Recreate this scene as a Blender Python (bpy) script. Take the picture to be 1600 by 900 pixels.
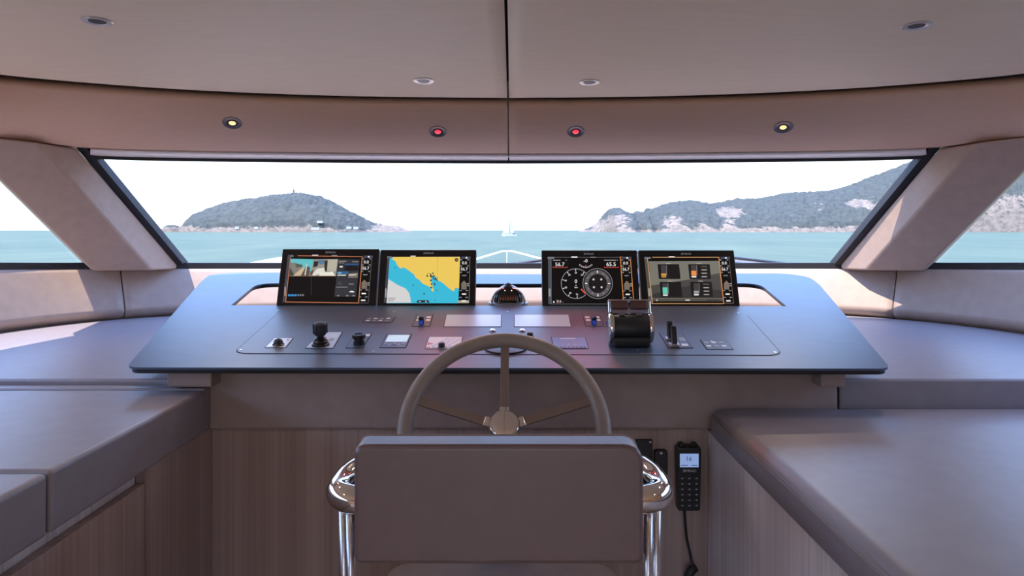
import bpy, bmesh, math, random
from mathutils import Vector, Matrix
random.seed(7)
for o in list(bpy.data.objects): bpy.data.objects.remove(o)
scene = bpy.context.scene
COL = scene.collection
# ------------------------------------------------------------ camera
F = 1067.0; HY = 360.0; CX = 0.015; CZ = 1.45
cam = bpy.data.cameras.new('camera'); camo = bpy.data.objects.new('camera', cam); COL.objects.link(camo)
cam.sensor_width = 36.0; cam.lens = 36.0 * F / 1600.0; cam.shift_y = -(450 - HY) / 1600.0
cam.clip_start = 0.05; cam.clip_end = 60000
camo.location = (CX, 0, CZ); camo.rotation_euler = (math.pi / 2, 0, 0)
scene.camera = camo
# ------------------------------------------------------------ world and sun
w = bpy.data.worlds.new('sky'); scene.world = w; w.use_nodes = True
nt = w.node_tree; nt.nodes.clear()
wo = nt.nodes.new('ShaderNodeOutputWorld'); bg = nt.nodes.new('ShaderNodeBackground')
tc = nt.nodes.new('ShaderNodeTexCoord'); sp = nt.nodes.new('ShaderNodeSeparateXYZ'); rp = nt.nodes.new('ShaderNodeValToRGB')
nt.links.new(tc.outputs['Generated'], sp.inputs[0]); nt.links.new(sp.outputs['Z'], rp.inputs[0])
rp.color_ramp.elements[0].position = 0.0; rp.color_ramp.elements[0].color = (0.98, 1.03, 1.08, 1)
rp.color_ramp.elements[1].position = 0.75; rp.color_ramp.elements[1].color = (0.80, 1.40, 3.10, 1)
e = rp.color_ramp.elements.new(0.12); e.color = (1.0, 1.14, 1.32, 1)
e = rp.color_ramp.elements.new(0.30); e.color = (1.02, 1.55, 2.75, 1)
nt.links.new(rp.outputs[0], bg.inputs[0]); bg.inputs[1].default_value = 1.1
nt.links.new(bg.outputs[0], wo.inputs[0])
sun = bpy.data.lights.new('sun', 'SUN'); sun.energy = 5.3; sun.angle = 0.009; sun.color = (1.0, 0.89, 0.76)
suno = bpy.data.objects.new('sun', sun); COL.objects.link(suno)
suno.rotation_euler = Vector((0.36, 0.33, -1.0)).to_track_quat('-Z', 'Y').to_euler()
vs = scene.view_settings
vs.view_transform = 'Standard'; vs.look = 'None'; vs.exposure = 0.97; vs.gamma = 1.0; vs.use_curve_mapping = False
DOWNLIGHT_W = 9.0; RED_W = 2.6; SALOON_W = 16.0

# ------------------------------------------------------------ helpers
def P(px, py, d):
    return Vector((CX + (px - 800) / F * d, d, CZ - (py - HY) / F * d))
def lin(c):
    return tuple(((v / 255) / 12.92 if v / 255 <= 0.04045 else ((v / 255 + 0.055) / 1.055) ** 2.4) for v in c)
WL = {}
def wl(o): return WL.get(o.name, Vector((0, 0, 0)))
def tag(o, label=None, cat=None, group=None, kind=None):
    if label: o['label'] = label
    if cat: o['category'] = cat
    if group: o['group'] = group
    if kind: o['kind'] = kind
    return o
def empty(name, loc, label=None, cat=None, group=None, kind=None):
    o = bpy.data.objects.new(name, None); COL.objects.link(o); o.location = loc; o.empty_display_size = 0.05
    WL[o.name] = Vector(loc)
    return tag(o, label, cat, group, kind)
def mesh(name, verts, faces, mat, parent=None, smooth=False, bevel=0, seg=3, midx=None, base=None):
    verts = [Vector(v) for v in verts]
    lo = Vector([min(v[i] for v in verts) for i in range(3)]); hi = Vector([max(v[i] for v in verts) for i in range(3)])
    c = Vector(((lo.x + hi.x) / 2, (lo.y + hi.y) / 2, lo.z)) if base is None else Vector(base)
    me = bpy.data.meshes.new(name); me.from_pydata([v - c for v in verts], [], faces)
    for m in (mat if isinstance(mat, list) else [mat]): me.materials.append(m)
    bm = bmesh.new(); bm.from_mesh(me)
    if midx is None: bmesh.ops.recalc_face_normals(bm, faces=bm.faces)
    bm.to_mesh(me); bm.free()
    if midx: 
        for p, i in zip(me.polygons, midx): p.material_index = i
    o = bpy.data.objects.new(name, me); COL.objects.link(o)
    WL[o.name] = c
    if parent: o.parent = parent; o.location = c - wl(parent)
    else: o.location = c
    if bevel:
        b = o.modifiers.new('bevel', 'BEVEL'); b.width = bevel; b.segments = seg; b.limit_method = 'ANGLE'; b.angle_limit = math.radians(35)
    if smooth or bevel:
        for p in me.polygons: p.use_smooth = True
        if bevel:
            n = o.modifiers.new('wn', 'WEIGHTED_NORMAL'); n.keep_sharp = True
    return o
def box_vf(x0, x1, y0, y1, z0, z1):
    v = [(x, y, z) for x in (x0, x1) for y in (y0, y1) for z in (z0, z1)]
    f = [(0, 1, 3, 2), (4, 6, 7, 5), (0, 4, 5, 1), (2, 3, 7, 6), (0, 2, 6, 4), (1, 5, 7, 3)]
    return v, f
def box(name, x0, x1, y0, y1, z0, z1, mat, parent=None, bevel=0, seg=3):
    v, f = box_vf(x0, x1, y0, y1, z0, z1); return mesh(name, v, f, mat, parent, bevel=bevel, seg=seg)
def loft_vf(rings, cap=True, closed=True):
    n = len(rings[0]); v = [p for r in rings for p in r]; f = []
    for i in range(len(rings) - 1):
        for j in range(n if closed else n - 1):
            k = (j + 1) % n; f.append((i * n + j, i * n + k, (i + 1) * n + k, (i + 1) * n + j))
    if cap and closed:
        f.append(tuple(range(n))[::-1]); f.append(tuple((len(rings) - 1) * n + j for j in range(n)))
    return v, f
def loft(name, rings, mat, parent=None, smooth=False, bevel=0, seg=3, cap=True):
    v, f = loft_vf(rings, cap); return mesh(name, v, f, mat, parent, smooth, bevel, seg)
def joinvf(parts):
    V = []; Fc = []
    for v, f in parts:
        k = len(V); V += list(v); Fc += [tuple(i + k for i in q) for q in f]
    return V, Fc
def tube_vf(path, r, n=14, closed=False):
    path = [Vector(p) for p in path]; rings = []; m = len(path); up = None
    for i, p in enumerate(path):
        a = path[(i - 1) % m] if (closed or i > 0) else p; b = path[(i + 1) % m] if (closed or i < m - 1) else p
        t = (b - a).normalized()
        if up is None: up = t.orthogonal().normalized()
        up = (up - t * up.dot(t)).normalized(); s = t.cross(up)
        rr = r[i] if isinstance(r, (list, tuple)) else r
        rings.append([p + (up * math.cos(k * 2 * math.pi / n) + s * math.sin(k * 2 * math.pi / n)) * rr for k in range(n)])
    if closed: rings.append(rings[0])
    return loft_vf(rings, cap=not closed)
def tube(name, path, r, mat, parent=None, n=14, closed=False):
    v, f = tube_vf(path, r, n, closed)
    return mesh(name, v, f, mat, parent, smooth=True)
def spline(pts, k=8):
    pts = [Vector(p) for p in pts]; out = []
    for i in range(len(pts) - 1):
        p0 = pts[max(i - 1, 0)]; p1 = pts[i]; p2 = pts[i + 1]; p3 = pts[min(i + 2, len(pts) - 1)]
        for j in range(k):
            t = j / k
            out.append(0.5 * ((2 * p1) + (p2 - p0) * t + (2 * p0 - 5 * p1 + 4 * p2 - p3) * t * t + (3 * p1 - p0 - 3 * p2 + p3) * t ** 3))
    return out + [pts[-1]]
class Fr:                                     # a local frame u, v, n
    def __init__(s, o, u, v):
        s.o = Vector(o); s.u = Vector(u).normalized(); s.v = Vector(v).normalized(); s.n = s.u.cross(s.v).normalized()
    def p(s, a, b, c=0): return s.o + s.u * a + s.v * b + s.n * c
def lathe_vf(fr, prof, n=28):
    rings = [[fr.p(r * math.cos(2 * math.pi * k / n), r * math.sin(2 * math.pi * k / n), h) for k in range(n)] for r, h in prof]
    return loft_vf(rings)
def lathe(name, fr, prof, mat, parent=None, n=28, smooth=True, bevel=0):
    v, f = lathe_vf(fr, prof, n); o = mesh(name, v, f, mat, parent, smooth=smooth)
    if smooth: auto_sharp(o, 40)
    return o
def auto_sharp(o, deg):
    bm = bmesh.new(); bm.from_mesh(o.data)
    for e in bm.edges:
        if len(e.link_faces) == 2 and e.calc_face_angle(0) > math.radians(deg): e.smooth = False
    bm.to_mesh(o.data); bm.free()
def prism(name, fr, pts, h0, h1, mat, parent=None, bevel=0, seg=2):
    return loft(name, [[fr.p(a, b, h0) for a, b in pts], [fr.p(a, b, h1) for a, b in pts]], mat, parent, bevel=bevel, seg=seg)
def fbox_vf(fr, a0, a1, b0, b1, c0, c1):
    v = [fr.p(a, b, c) for a in (a0, a1) for b in (b0, b1) for c in (c0, c1)]
    return v, box_vf(0, 1, 0, 1, 0, 1)[1]
def fbox(name, fr, a0, a1, b0, b1, c0, c1, mat, parent=None, bevel=0, seg=3):
    v, f = fbox_vf(fr, a0, a1, b0, b1, c0, c1); return mesh(name, v, f, mat, parent, bevel=bevel, seg=seg)
def round_poly(pts, r, k=6):
    out = []; n = len(pts)
    for i in range(n):
        p = Vector(pts[i]); a = Vector(pts[i - 1]); b = Vector(pts[(i + 1) % n])
        rr = r[i] if isinstance(r, (list, tuple)) else r
        rr = min(rr, (a - p).length * 0.48, (b - p).length * 0.48)
        if rr <= 0: out.append(tuple(p)); continue
        p1 = p + (a - p).normalized() * rr; p2 = p + (b - p).normalized() * rr
        for j in range(k + 1):
            t = j / k; q = p1 * (1 - t) ** 2 + p * 2 * t * (1 - t) + p2 * t * t; out.append(tuple(q))
    return out
_tx = {}
def text2d(s):                                 # unit-height lettering, centred at 0,0
    if s in _tx: return _tx[s]
    cu = bpy.data.curves.new('lettering', 'FONT'); cu.body = s; cu.align_x = 'CENTER'; cu.align_y = 'CENTER'; cu.size = 1.4; cu.resolution_u = 2
    ob = bpy.data.objects.new('lettering', cu); COL.objects.link(ob)
    dg = bpy.context.evaluated_depsgraph_get(); me = bpy.data.meshes.new_from_object(ob.evaluated_get(dg))
    r = ([(v.co.x, v.co.y) for v in me.vertices], [tuple(p.vertices) for p in me.polygons])
    bpy.data.objects.remove(ob); bpy.data.curves.remove(cu); bpy.data.meshes.remove(me)
    _tx[s] = r; return r
class Art:                                     # flat print in thin layers on a plane; map2 turns drawing coordinates into u, v
    def __init__(s, fr, map2, h=0.0006, step=0.00006):
        s.fr = fr; s.m = map2; s.h = h; s.step = step; s.v = []; s.f = []; s.i = []; s.mats = []
    def _mi(s, mat):
        if mat not in s.mats: s.mats.append(mat)
        return s.mats.index(mat)
    def poly(s, pts, mat):
        k = len(s.v); q = [s.m(*p) for p in pts]
        ar = sum(q[i][0] * q[(i + 1) % len(q)][1] - q[(i + 1) % len(q)][0] * q[i][1] for i in range(len(q)))
        if ar < 0: q = q[::-1]
        s.v += [s.fr.p(a, b, s.h) for a, b in q]; s.f.append(tuple(range(k, k + len(pts)))); s.i.append(s._mi(mat)); s.h += s.step
    def rect(s, x0, y0, x1, y1, mat): s.poly([(x0, y0), (x1, y0), (x1, y1), (x0, y1)], mat)
    def frame(s, x0, y0, x1, y1, t, mat):
        s.rect(x0, y0, x1, y0 + t, mat); s.rect(x0, y1 - t, x1, y1, mat); s.rect(x0, y0, x0 + t, y1, mat); s.rect(x1 - t, y0, x1, y1, mat)
    def ring(s, cx, cy, r0, r1, mat, a0=0, a1=360, n=40):
        for j in range(n):
            a = math.radians(a0 + (a1 - a0) * j / n); b = math.radians(a0 + (a1 - a0) * (j + 1) / n); h = s.h
            s.poly([(cx + r0 * math.cos(a), cy + r0 * math.sin(a)), (cx + r1 * math.cos(a), cy + r1 * math.sin(a)),
                    (cx + r1 * math.cos(b), cy + r1 * math.sin(b)), (cx + r0 * math.cos(b), cy + r0 * math.sin(b))], mat); s.h = h
        s.h += s.step
    def disc(s, cx, cy, r, mat, n=20): s.poly([(cx + r * math.cos(2 * math.pi * k / n), cy + r * math.sin(2 * math.pi * k / n)) for k in range(n)], mat)
    def text(s, t, cx, cy, hgt, mat, wid=None):
        vs_, fs = text2d(t); k = len(s.v)
        x0 = min(a for a, b in vs_); x1 = max(a for a, b in vs_); y0 = min(b for a, b in vs_); y1 = max(b for a, b in vs_)
        sc = hgt / (y1 - y0); sx = wid / (x1 - x0) if wid else sc
        s.v += [s.fr.p(*s.m(cx + (a - (x0 + x1) / 2) * sx, cy - (b - (y0 + y1) / 2) * sc), s.h) for a, b in vs_]
        mi = s._mi(mat)
        for q in fs: s.f.append(tuple(i + k for i in q)); s.i.append(mi)
        s.h += s.step
    def build(s, name, parent): return mesh(name, s.v, s.f, s.mats, parent, midx=s.i)

# ------------------------------------------------------------ materials
def newmat(name):
    m = bpy.data.materials.new(name); m.use_nodes = True; return m, m.node_tree, m.node_tree.nodes['Principled BSDF']
def plain(name, c, rough=0.5, metal=0.0, spec=0.5, coat=0):
    m, t, b = newmat(name); b.inputs['Base Color'].default_value = (*c, 1); b.inputs['Roughness'].default_value = rough
    b.inputs['Metallic'].default_value = metal; b.inputs['Specular IOR Level'].default_value = spec; b.inputs['Coat Weight'].default_value = coat
    ns = t.nodes.new('ShaderNodeTexNoise'); ns.inputs['Scale'].default_value = 40
    mr = t.nodes.new('ShaderNodeMapRange'); mr.inputs[3].default_value = max(rough - 0.03, 0.01); mr.inputs[4].default_value = rough + 0.03
    t.links.new(ns.outputs[0], mr.inputs[0]); t.links.new(mr.outputs[0], b.inputs['Roughness'])
    return m
_em = {}
def glow(c, s=0.7):
    key = (c, s)
    if key in _em: return _em[key]
    m, t, b = newmat('screen_light'); b.inputs['Base Color'].default_value = (0.01, 0.01, 0.01, 1); b.inputs['Roughness'].default_value = 0.3
    b.inputs['Emission Color'].default_value = (*lin(c), 1); b.inputs['Emission Strength'].default_value = s * .62
    _em[key] = m; return m
def leather(name, c, rough=0.5, spec=0.4, streak=0.0):
    m, t, b = newmat(name); N = t.nodes.new
    g = N('ShaderNodeNewGeometry'); mp = N('ShaderNodeMapping'); mp.inputs['Scale'].default_value = (3, 16, 16) if streak else (8, 8, 8)
    t.links.new(g.outputs['Position'], mp.inputs[0])
    n1 = N('ShaderNodeTexNoise'); n1.inputs['Scale'].default_value = 3.0; n1.inputs['Detail'].default_value = 6; t.links.new(mp.outputs[0], n1.inputs['Vector'])
    r = N('ShaderNodeValToRGB'); r.color_ramp.elements[0].position = 0.3; r.color_ramp.elements[1].position = 0.7
    r.color_ramp.elements[0].color = (*[v * (0.975 if streak else 0.94) for v in c], 1); r.color_ramp.elements[1].color = (*[min(v * (1.02 if streak else 1.05), 1) for v in c], 1)
    t.links.new(n1.outputs[0], r.inputs[0]); t.links.new(r.outputs[0], b.inputs['Base Color'])
    v = N('ShaderNodeTexVoronoi'); v.inputs['Scale'].default_value = 900; t.links.new(g.outputs['Position'], v.inputs['Vector'])
    bp = N('ShaderNodeBump'); bp.inputs['Strength'].default_value = 0.12; bp.inputs['Distance'].default_value = 0.0006
    t.links.new(v.outputs['Distance'], bp.inputs['Height']); t.links.new(bp.outputs[0], b.inputs['Normal'])
    b.inputs['Roughness'].default_value = rough; b.inputs['Specular IOR Level'].default_value = spec
    return m
def wood(name, c0, c1):
    m, t, b = newmat(name); N = t.nodes.new
    g = N('ShaderNodeNewGeometry'); mp = N('ShaderNodeMapping'); mp.inputs['Scale'].default_value = (110, 110, 0.8); t.links.new(g.outputs['Position'], mp.inputs[0])
    n1 = N('ShaderNodeTexNoise'); n1.inputs['Scale'].default_value = 1.0; n1.inputs['Detail'].default_value = 4; t.links.new(mp.outputs[0], n1.inputs['Vector'])
    mp2 = N('ShaderNodeMapping'); mp2.inputs['Scale'].default_value = (14, 14, 0.2); t.links.new(g.outputs['Position'], mp2.inputs[0])
    n2 = N('ShaderNodeTexNoise'); n2.inputs['Scale'].default_value = 1.0; n2.inputs['Detail'].default_value = 2; t.links.new(mp2.outputs[0], n2.inputs['Vector'])
    mx = N('ShaderNodeMath'); mx.operation = 'ADD'; t.links.new(n1.outputs[0], mx.inputs[0]); t.links.new(n2.outputs[0], mx.inputs[1])
    r = N('ShaderNodeValToRGB'); r.color_ramp.elements[0].position = 0.35; r.color_ramp.elements[1].position = 0.65
    hf = N('ShaderNodeMath'); hf.operation = 'MULTIPLY'; hf.inputs[1].default_value = 0.5; t.links.new(mx.outputs[0], hf.inputs[0])
    r.color_ramp.elements[0].color = (*c0, 1); r.color_ramp.elements[1].color = (*c1, 1)
    t.links.new(hf.outputs[0], r.inputs[0]); t.links.new(r.outputs[0], b.inputs['Base Color']); b.inputs['Roughness'].default_value = 0.5
    return m
LEA = leather('shade_tinted_leather', (0.265, 0.222, 0.232), 0.42, 0.8)  # same leather as the walls, shade and sky blue put into the colour
LEAD = leather('dark_taupe_leather', (0.36, 0.27, 0.24), 0.45, 0.4)
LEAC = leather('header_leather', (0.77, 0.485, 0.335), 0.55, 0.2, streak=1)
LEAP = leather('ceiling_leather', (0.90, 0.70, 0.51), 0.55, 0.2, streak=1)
LEAW = leather('cream_leather', (0.42, 0.305, 0.25), 0.5, 0.4)
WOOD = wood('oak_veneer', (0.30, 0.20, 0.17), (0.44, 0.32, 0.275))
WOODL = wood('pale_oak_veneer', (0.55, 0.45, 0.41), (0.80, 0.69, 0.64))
PLATE = plain('blue_black_matte_plate', (0.042, 0.067, 0.120), 0.46, 0.0, 0.95)
BLACK = plain('black_plastic', (0.012, 0.012, 0.014), 0.4)
GLOSSB = plain('black_glass', (0.006, 0.006, 0.008), 0.12)
RUB = plain('black_rubber_seal', (0.018, 0.016, 0.018), 0.6)
VOID = plain('dark_gap', (0.02, 0.016, 0.015), 0.8)
CHROME = plain('polished_chrome', (0.82, 0.80, 0.78), 0.06, 1.0)
STEEL = plain('brushed_steel', (0.62, 0.58, 0.56), 0.28, 1.0)
WHITEG = plain('white_gelcoat', (0.75, 0.75, 0.74), 0.3)
RINGW = plain('satin_nickel_ring', (0.62, 0.58, 0.55), 0.35, 0.7)
RINGB = plain('bronze_ring', (0.22, 0.17, 0.14), 0.35, 0.7)
RIM = leather('wheel_leather', (0.30, 0.235, 0.195), 0.42, 0.45)
BROWN = plain('brown_leather_grip', (0.10, 0.045, 0.035), 0.35)
GREYP = plain('pale_grey_panel', (0.52, 0.58, 0.70), 0.35)
WHITEP = plain('white_panel', (0.72, 0.72, 0.74), 0.35)
INKW = plain('white_print', (0.75, 0.77, 0.82), 0.5)
INKG = plain('grey_print', (0.30, 0.32, 0.38), 0.5)
INKB = plain('blue_print', (0.05, 0.08, 0.40), 0.4)
INKR = plain('red_print', (0.55, 0.08, 0.08), 0.4)
DECK = plain('warm_bounce_deck', (0.80, 0.60, 0.45), 0.6)  # warm pale colour set to bounce sunlight onto the ceiling
TEAK = plain('weathered_teak', (0.11, 0.085, 0.07), 0.6)
CARPET = leather('beige_carpet', (0.50, 0.44, 0.38), 0.9, 0.1)
def glassmat():
    m = bpy.data.materials.new('window_glass'); m.use_nodes = True; t = m.node_tree; t.nodes.clear(); N = t.nodes.new
    o = N('ShaderNodeOutputMaterial'); mx = N('ShaderNodeMixShader'); tr = N('ShaderNodeBsdfTransparent'); gl = N('ShaderNodeBsdfGlossy')
    lw = N('ShaderNodeLayerWeight'); lw.inputs[0].default_value = .5
    pw = N('ShaderNodeMath'); pw.operation = 'POWER'; pw.inputs[1].default_value = 4.0; t.links.new(lw.outputs['Facing'], pw.inputs[0])
    fr = N('ShaderNodeMath'); fr.operation = 'MULTIPLY_ADD'; fr.inputs[1].default_value = .25; fr.inputs[2].default_value = .012; t.links.new(pw.outputs[0], fr.inputs[0])
    tr.inputs[0].default_value = (0.97, 0.985, 0.985, 1); gl.inputs['Roughness'].default_value = 0.02
    t.links.new(fr.outputs[0], mx.inputs[0]); t.links.new(tr.outputs[0], mx.inputs[1]); t.links.new(gl.outputs[0], mx.inputs[2]); t.links.new(mx.outputs[0], o.inputs[0])
    return m
GLASS = glassmat()

# ------------------------------------------------------------ outline curves of the wheelhouse
def R(z): return CZ + z
Kh = [(0, 3.48), (.5, 3.465), (.9, 3.42), (1.3, 3.33), (1.55, 3.24), (1.72, 3.13), (1.86, 2.98), (1.96, 2.78), (2.03, 2.5), (2.07, 2.1), (2.09, 1.5), (2.1, 0), (2.1, -2.6)]
Kpts = [(-x, y) for x, y in Kh[::-1]] + Kh[1:]
K = [Vector((p.x, p.y)) for p in spline([(x, y, 0) for x, y in Kpts], 6)]
def knorm(i):
    a = K[max(i - 1, 0)]; b = K[min(i + 1, len(K) - 1)]; t = (b - a).normalized(); return Vector((-t.y, t.x))      # outward (left of travel, bow side)
def koff(i, o): n = knorm(i); return K[i] + n * o
def zs(d): return -.205 + (3.58 - max(d, 2.0)) * .055
def interp(pts, x):
    for (a, b), (c, d) in zip(pts, pts[1:]):
        if a <= x <= c: return b + (d - b) * (x - a) / (c - a)
    return pts[-1][1] if x > pts[-1][0] else pts[0][1]
def hb(t):      # header lower edge, t = station 0..1 from centre to the side
    return spl_hb(t)
def curve3(pts):
    s = spline(pts, 10)
    L = [0]
    for a, b in zip(s, s[1:]): L.append(L[-1] + (b - a).length)
    def f(t):
        q = t * L[-1]
        for i in range(len(s) - 1):
            if q <= L[i + 1] + 1e-9: return s[i].lerp(s[i + 1], (q - L[i]) / (L[i + 1] - L[i]))
        return s[-1].copy()
    return f
spl_hb = curve3([(0, 2.98, .327), (.5, 2.955, .326), (1.0, 2.88, .323), (1.4, 2.79, .319), (1.66, 2.69, .318), (1.765, 2.54, .322), (1.815, 2.38, .323), (1.86, 2.1, .33)])
spl_ht = curve3([(0, 2.70, .493), (.5, 2.675, .493), (.9, 2.615, .492), (1.25, 2.52, .492), (1.5, 2.41, .491), (1.66, 2.31, .491), (1.76, 2.2, .491), (1.84, 2.0, .491)])
spl_cc = curve3([(0, 2.655, .51), (.5, 2.63, .51), (.9, 2.57, .51), (1.25, 2.475, .51), (1.5, 2.365, .51), (1.68, 2.255, .51), (1.80, 2.1, .51), (1.90, 1.8, .51)])
def side(p, s): return Vector((p.x * s, p.y, CZ + p.z))

# ------------------------------------------------------------ the setting: floor, walls, ledge
tag(box('floor', -2.4, 2.4, -2.6, 3.8, -0.1, 0.0, CARPET), 'beige carpeted wheelhouse floor', kind='structure')
i0 = min(range(len(K)), key=lambda i: (K[i] - Vector((-1.755, 3.10))).length); i1 = len(K) - 1 - i0
def wallband(name, ia, ib, label, e0=0, e1=0):
    rings = []
    for i in range(ia, ib + 1):
        z = zs(K[i].y)
        prof = [(.06, -.43), (.042, -.404), (.012, -.388), (0, -.366), (.004, -.352), (.080, z - .018), (.086, z - .005), (.094, z), (.20, z), (.20, -1.45), (.05, -1.45)]
        sh = Vector((0, 0))
        if i == ia and e0: sh = (K[i + 1] - K[i]).normalized() * e0
        if i == ib and e1: sh = (K[i - 1] - K[i]).normalized() * e1
        rings.append([Vector((*(koff(i, o) + sh), R(zz))) for o, zz in prof])
    return tag(loft(name, rings, LEAW, smooth=True), label, kind='structure')
wallband('wall_front', i0, i1, 'padded leather dashboard wall below the windshield', .003, .003)
wallband('wall_left', 0, i0, 'padded leather side wall below the left side window', 0, .003)
wallband('wall_right', i1, len(K) - 1, 'padded leather side wall below the right side window', .003, 0)
v, f = box_vf(-2.3, 2.3, -2.7, -2.6, 0, .5); 
tag(mesh('wall_back', *joinvf([box_vf(-2.3, -.6, -2.7, -2.6, 0, 2.1), box_vf(.6, 2.3, -2.7, -2.6, 0, 2.1), box_vf(-.6, .6, -2.7, -2.6, 1.95, 2.1)]), LEAC), 'aft wall with a doorway', kind='structure')
for s_, nm in ((1, 'trim_16'),):
    tag(box(nm, min(s_ * 2.07, s_ * 2.21), max(s_ * 2.07, s_ * 2.21), -2.6, .7, R(-.12), R(.62), LEAC), 'unseen panel added to block daylight behind the ' + ('left' if s_ < 0 else 'right') + ' side window', kind='structure')  # unseen panel added to keep daylight off the aft-facing surfaces
# window frame strip along the foot of the glass
def stripK(name, ia, ib, o0, o1, z0, z1, mat, label):
    rings = []
    for i in range(ia, ib + 1):
        z = zs(K[i].y)
        rings.append([Vector((*koff(i, o), R(z + zz))) for o, zz in ((o0, z0), (o0, z1), (o1, z1), (o1, z0))])
    return tag(loft(name, rings, mat), label, kind='structure')
stripK('trim_1', 0, len(K) - 1, .092, .135, .0, .028, RUB, 'black rubber seal along the foot of the windows')
# ledge (shelf between console and wall), open in the middle behind the console
LZ = R(-.405)
def ledge(name, s, label):
    pts = [(s * .91, 1.86), (s * 2.06, 1.86)] + []
    idx = [i for i in range(len(K)) if K[i].x * s > 0.90 and K[i].y > 1.9]
    if s > 0: idx = idx[::-1]
    edge = [tuple(koff(i, .03)) for i in idx]
    pts = [(s * .91, 1.862), (s * 2.09, 1.862)] + edge
    if s > 0: pass
    rings = [[Vector((x, y, z)) for x, y in pts] for z in (R(-.60), LZ)]
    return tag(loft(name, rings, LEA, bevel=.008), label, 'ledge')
ledge('dash_ledge', -1, 'flat leather ledge left of the console, strip of sunlight along its back')
ledge('dash_ledge', 1, 'flat leather ledge right of the console, fully shaded')
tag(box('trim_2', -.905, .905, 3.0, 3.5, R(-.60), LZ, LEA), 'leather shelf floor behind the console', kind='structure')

# ------------------------------------------------------------ header, ceiling, roof
def header(name, s, ta, tb, label):
    rings = []
    n = 40
    for k in range(n + 1):
        t = ta + (tb - ta) * k / n
        a = spl_ht(t); b = spl_hb(t)
        q = (b - a); nrm = Vector((q.x, q.y, 0)).normalized()
        out = Vector((-q.z * nrm.x, -q.z * nrm.y, Vector((q.x, q.y)).length)).normalized()  # away from the cabin
        if out.z < 0: out = -out
        ring = [a + out * .045 + q * .02, a + out * .012, a + q * .03, b - q * .05, b - q * .01 + out * .008, b + nrm * .012 + out * .012, b + nrm * .07 + Vector((0, 0, .012)), b + nrm * .07 + Vector((0, 0, .03))]
        rings.append([side(p, s) for p in ring])
    return tag(loft(name, rings, LEAC, smooth=True), label, kind='structure')
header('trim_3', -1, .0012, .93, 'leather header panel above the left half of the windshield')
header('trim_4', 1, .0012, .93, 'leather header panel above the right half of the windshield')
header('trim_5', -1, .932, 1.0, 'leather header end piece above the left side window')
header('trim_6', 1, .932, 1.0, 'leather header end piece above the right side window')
LIP = leather('bounce_lit_lip', (0.86, 0.76, 0.68), .5, .3)  # bounce light on the header underside put into this pale colour
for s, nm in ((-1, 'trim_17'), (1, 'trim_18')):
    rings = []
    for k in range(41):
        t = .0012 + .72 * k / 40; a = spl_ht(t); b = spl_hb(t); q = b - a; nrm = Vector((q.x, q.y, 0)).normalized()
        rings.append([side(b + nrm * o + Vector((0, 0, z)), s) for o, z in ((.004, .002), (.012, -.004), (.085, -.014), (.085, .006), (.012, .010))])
    tag(loft(nm, rings, LIP), 'header underside strip, bounce light in its pale colour, along the ' + ('left' if s < 0 else 'right') + ' half of the glass', kind='structure')
for s, nm, lb in ((-1, 'trim_7', 'leather panel over the left side windows'), (1, 'trim_8', 'leather panel over the right side windows')):
    rings = []
    for y in (2.12, 1.5, 0.5, -2.6):
        xo = 1.86 + (2.12 - y) * .05; xo = min(xo, 2.0)
        rings.append([Vector((s * x, y, R(z))) for x, z in ((xo - .03, .50), (xo, .33), (xo + .12, .345), (xo + .08, .64), (xo - .03, .64))])
    tag(loft(nm, rings, LEAC), lb, kind='structure')
ceil_e = empty('ceiling', (0, 0, R(.51)), 'taupe leather ceiling in two panels', kind='structure')
def ceil_z(e): return   .51 + .06 * (1 - math.exp(-max(e, 0) / .6))
_ce = [(p.x, p.y) for p in [spl_cc(k / 60) for k in range(61)]]
def ceilpanel(s):
    rings = []
    xs = [.004] + [k * 1.9 / 36 for k in range(1, 37)]
    for x in xs:
        ye = interp(_ce, x); top = []; bot = []
        for e in [0, .004, .02] + [.06 * k for k in range(1, 30)] + [2.0, 2.6, 3.4, ye + 2.6]:
            z = ceil_z(e) + (.012 if e == 0 else .004 if e == .004 else 0)
            bot.append(Vector((x * s, ye - e, R(z))))
        rings.append(bot + [Vector((x * s, -2.6, R(.615))), Vector((x * s, ye, R(.55)))])
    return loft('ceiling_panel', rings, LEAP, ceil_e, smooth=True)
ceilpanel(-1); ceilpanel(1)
# roof shell above: closes the cove
rf = [spl_hb(k / 30) for k in range(31)]
pts = [(-p.x, p.y - .12) for p in rf[::-1]] + [(p.x, p.y - .12) for p in rf[1:]] + [(2.0, -2.7), (-2.0, -2.7)]
tag(loft('trim_9', [[Vector((x, y, R(z))) for x, y in pts] for z in (.625, .665)], VOID), 'dark roof shell above the ceiling gap', kind='structure')
fasc = []
for k in list(range(30, 0, -1)) + list(range(0, 31)):
    pass
rings = []
for s, ks in ((-1, range(30, 0, -1)), (1, range(0, 31))):
    for k in ks:
        p = spl_hb(k / 30); q = spl_hb(min(k / 30 + .01, 1)); r_ = spl_hb(max(k / 30 - .01, 0)); t = (q - r_); n = Vector((t.y, -t.x, 0)).normalized()
        if n.y < 0 and p.x < 1.7: n = -n
        if n.x < 0 and p.x >= 1.7: n = -n
        a = p + n * .085
        rings.append([side(a + n * o + Vector((0, 0, z)), s) for o, z in ((-.01, .02), (-.20, .33), (-.16, .345), (.03, .02), (.03, .0))])
tag(loft('trim_10', rings, WHITEG), 'white outer roof edge above the windshield', kind='structure')
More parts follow.
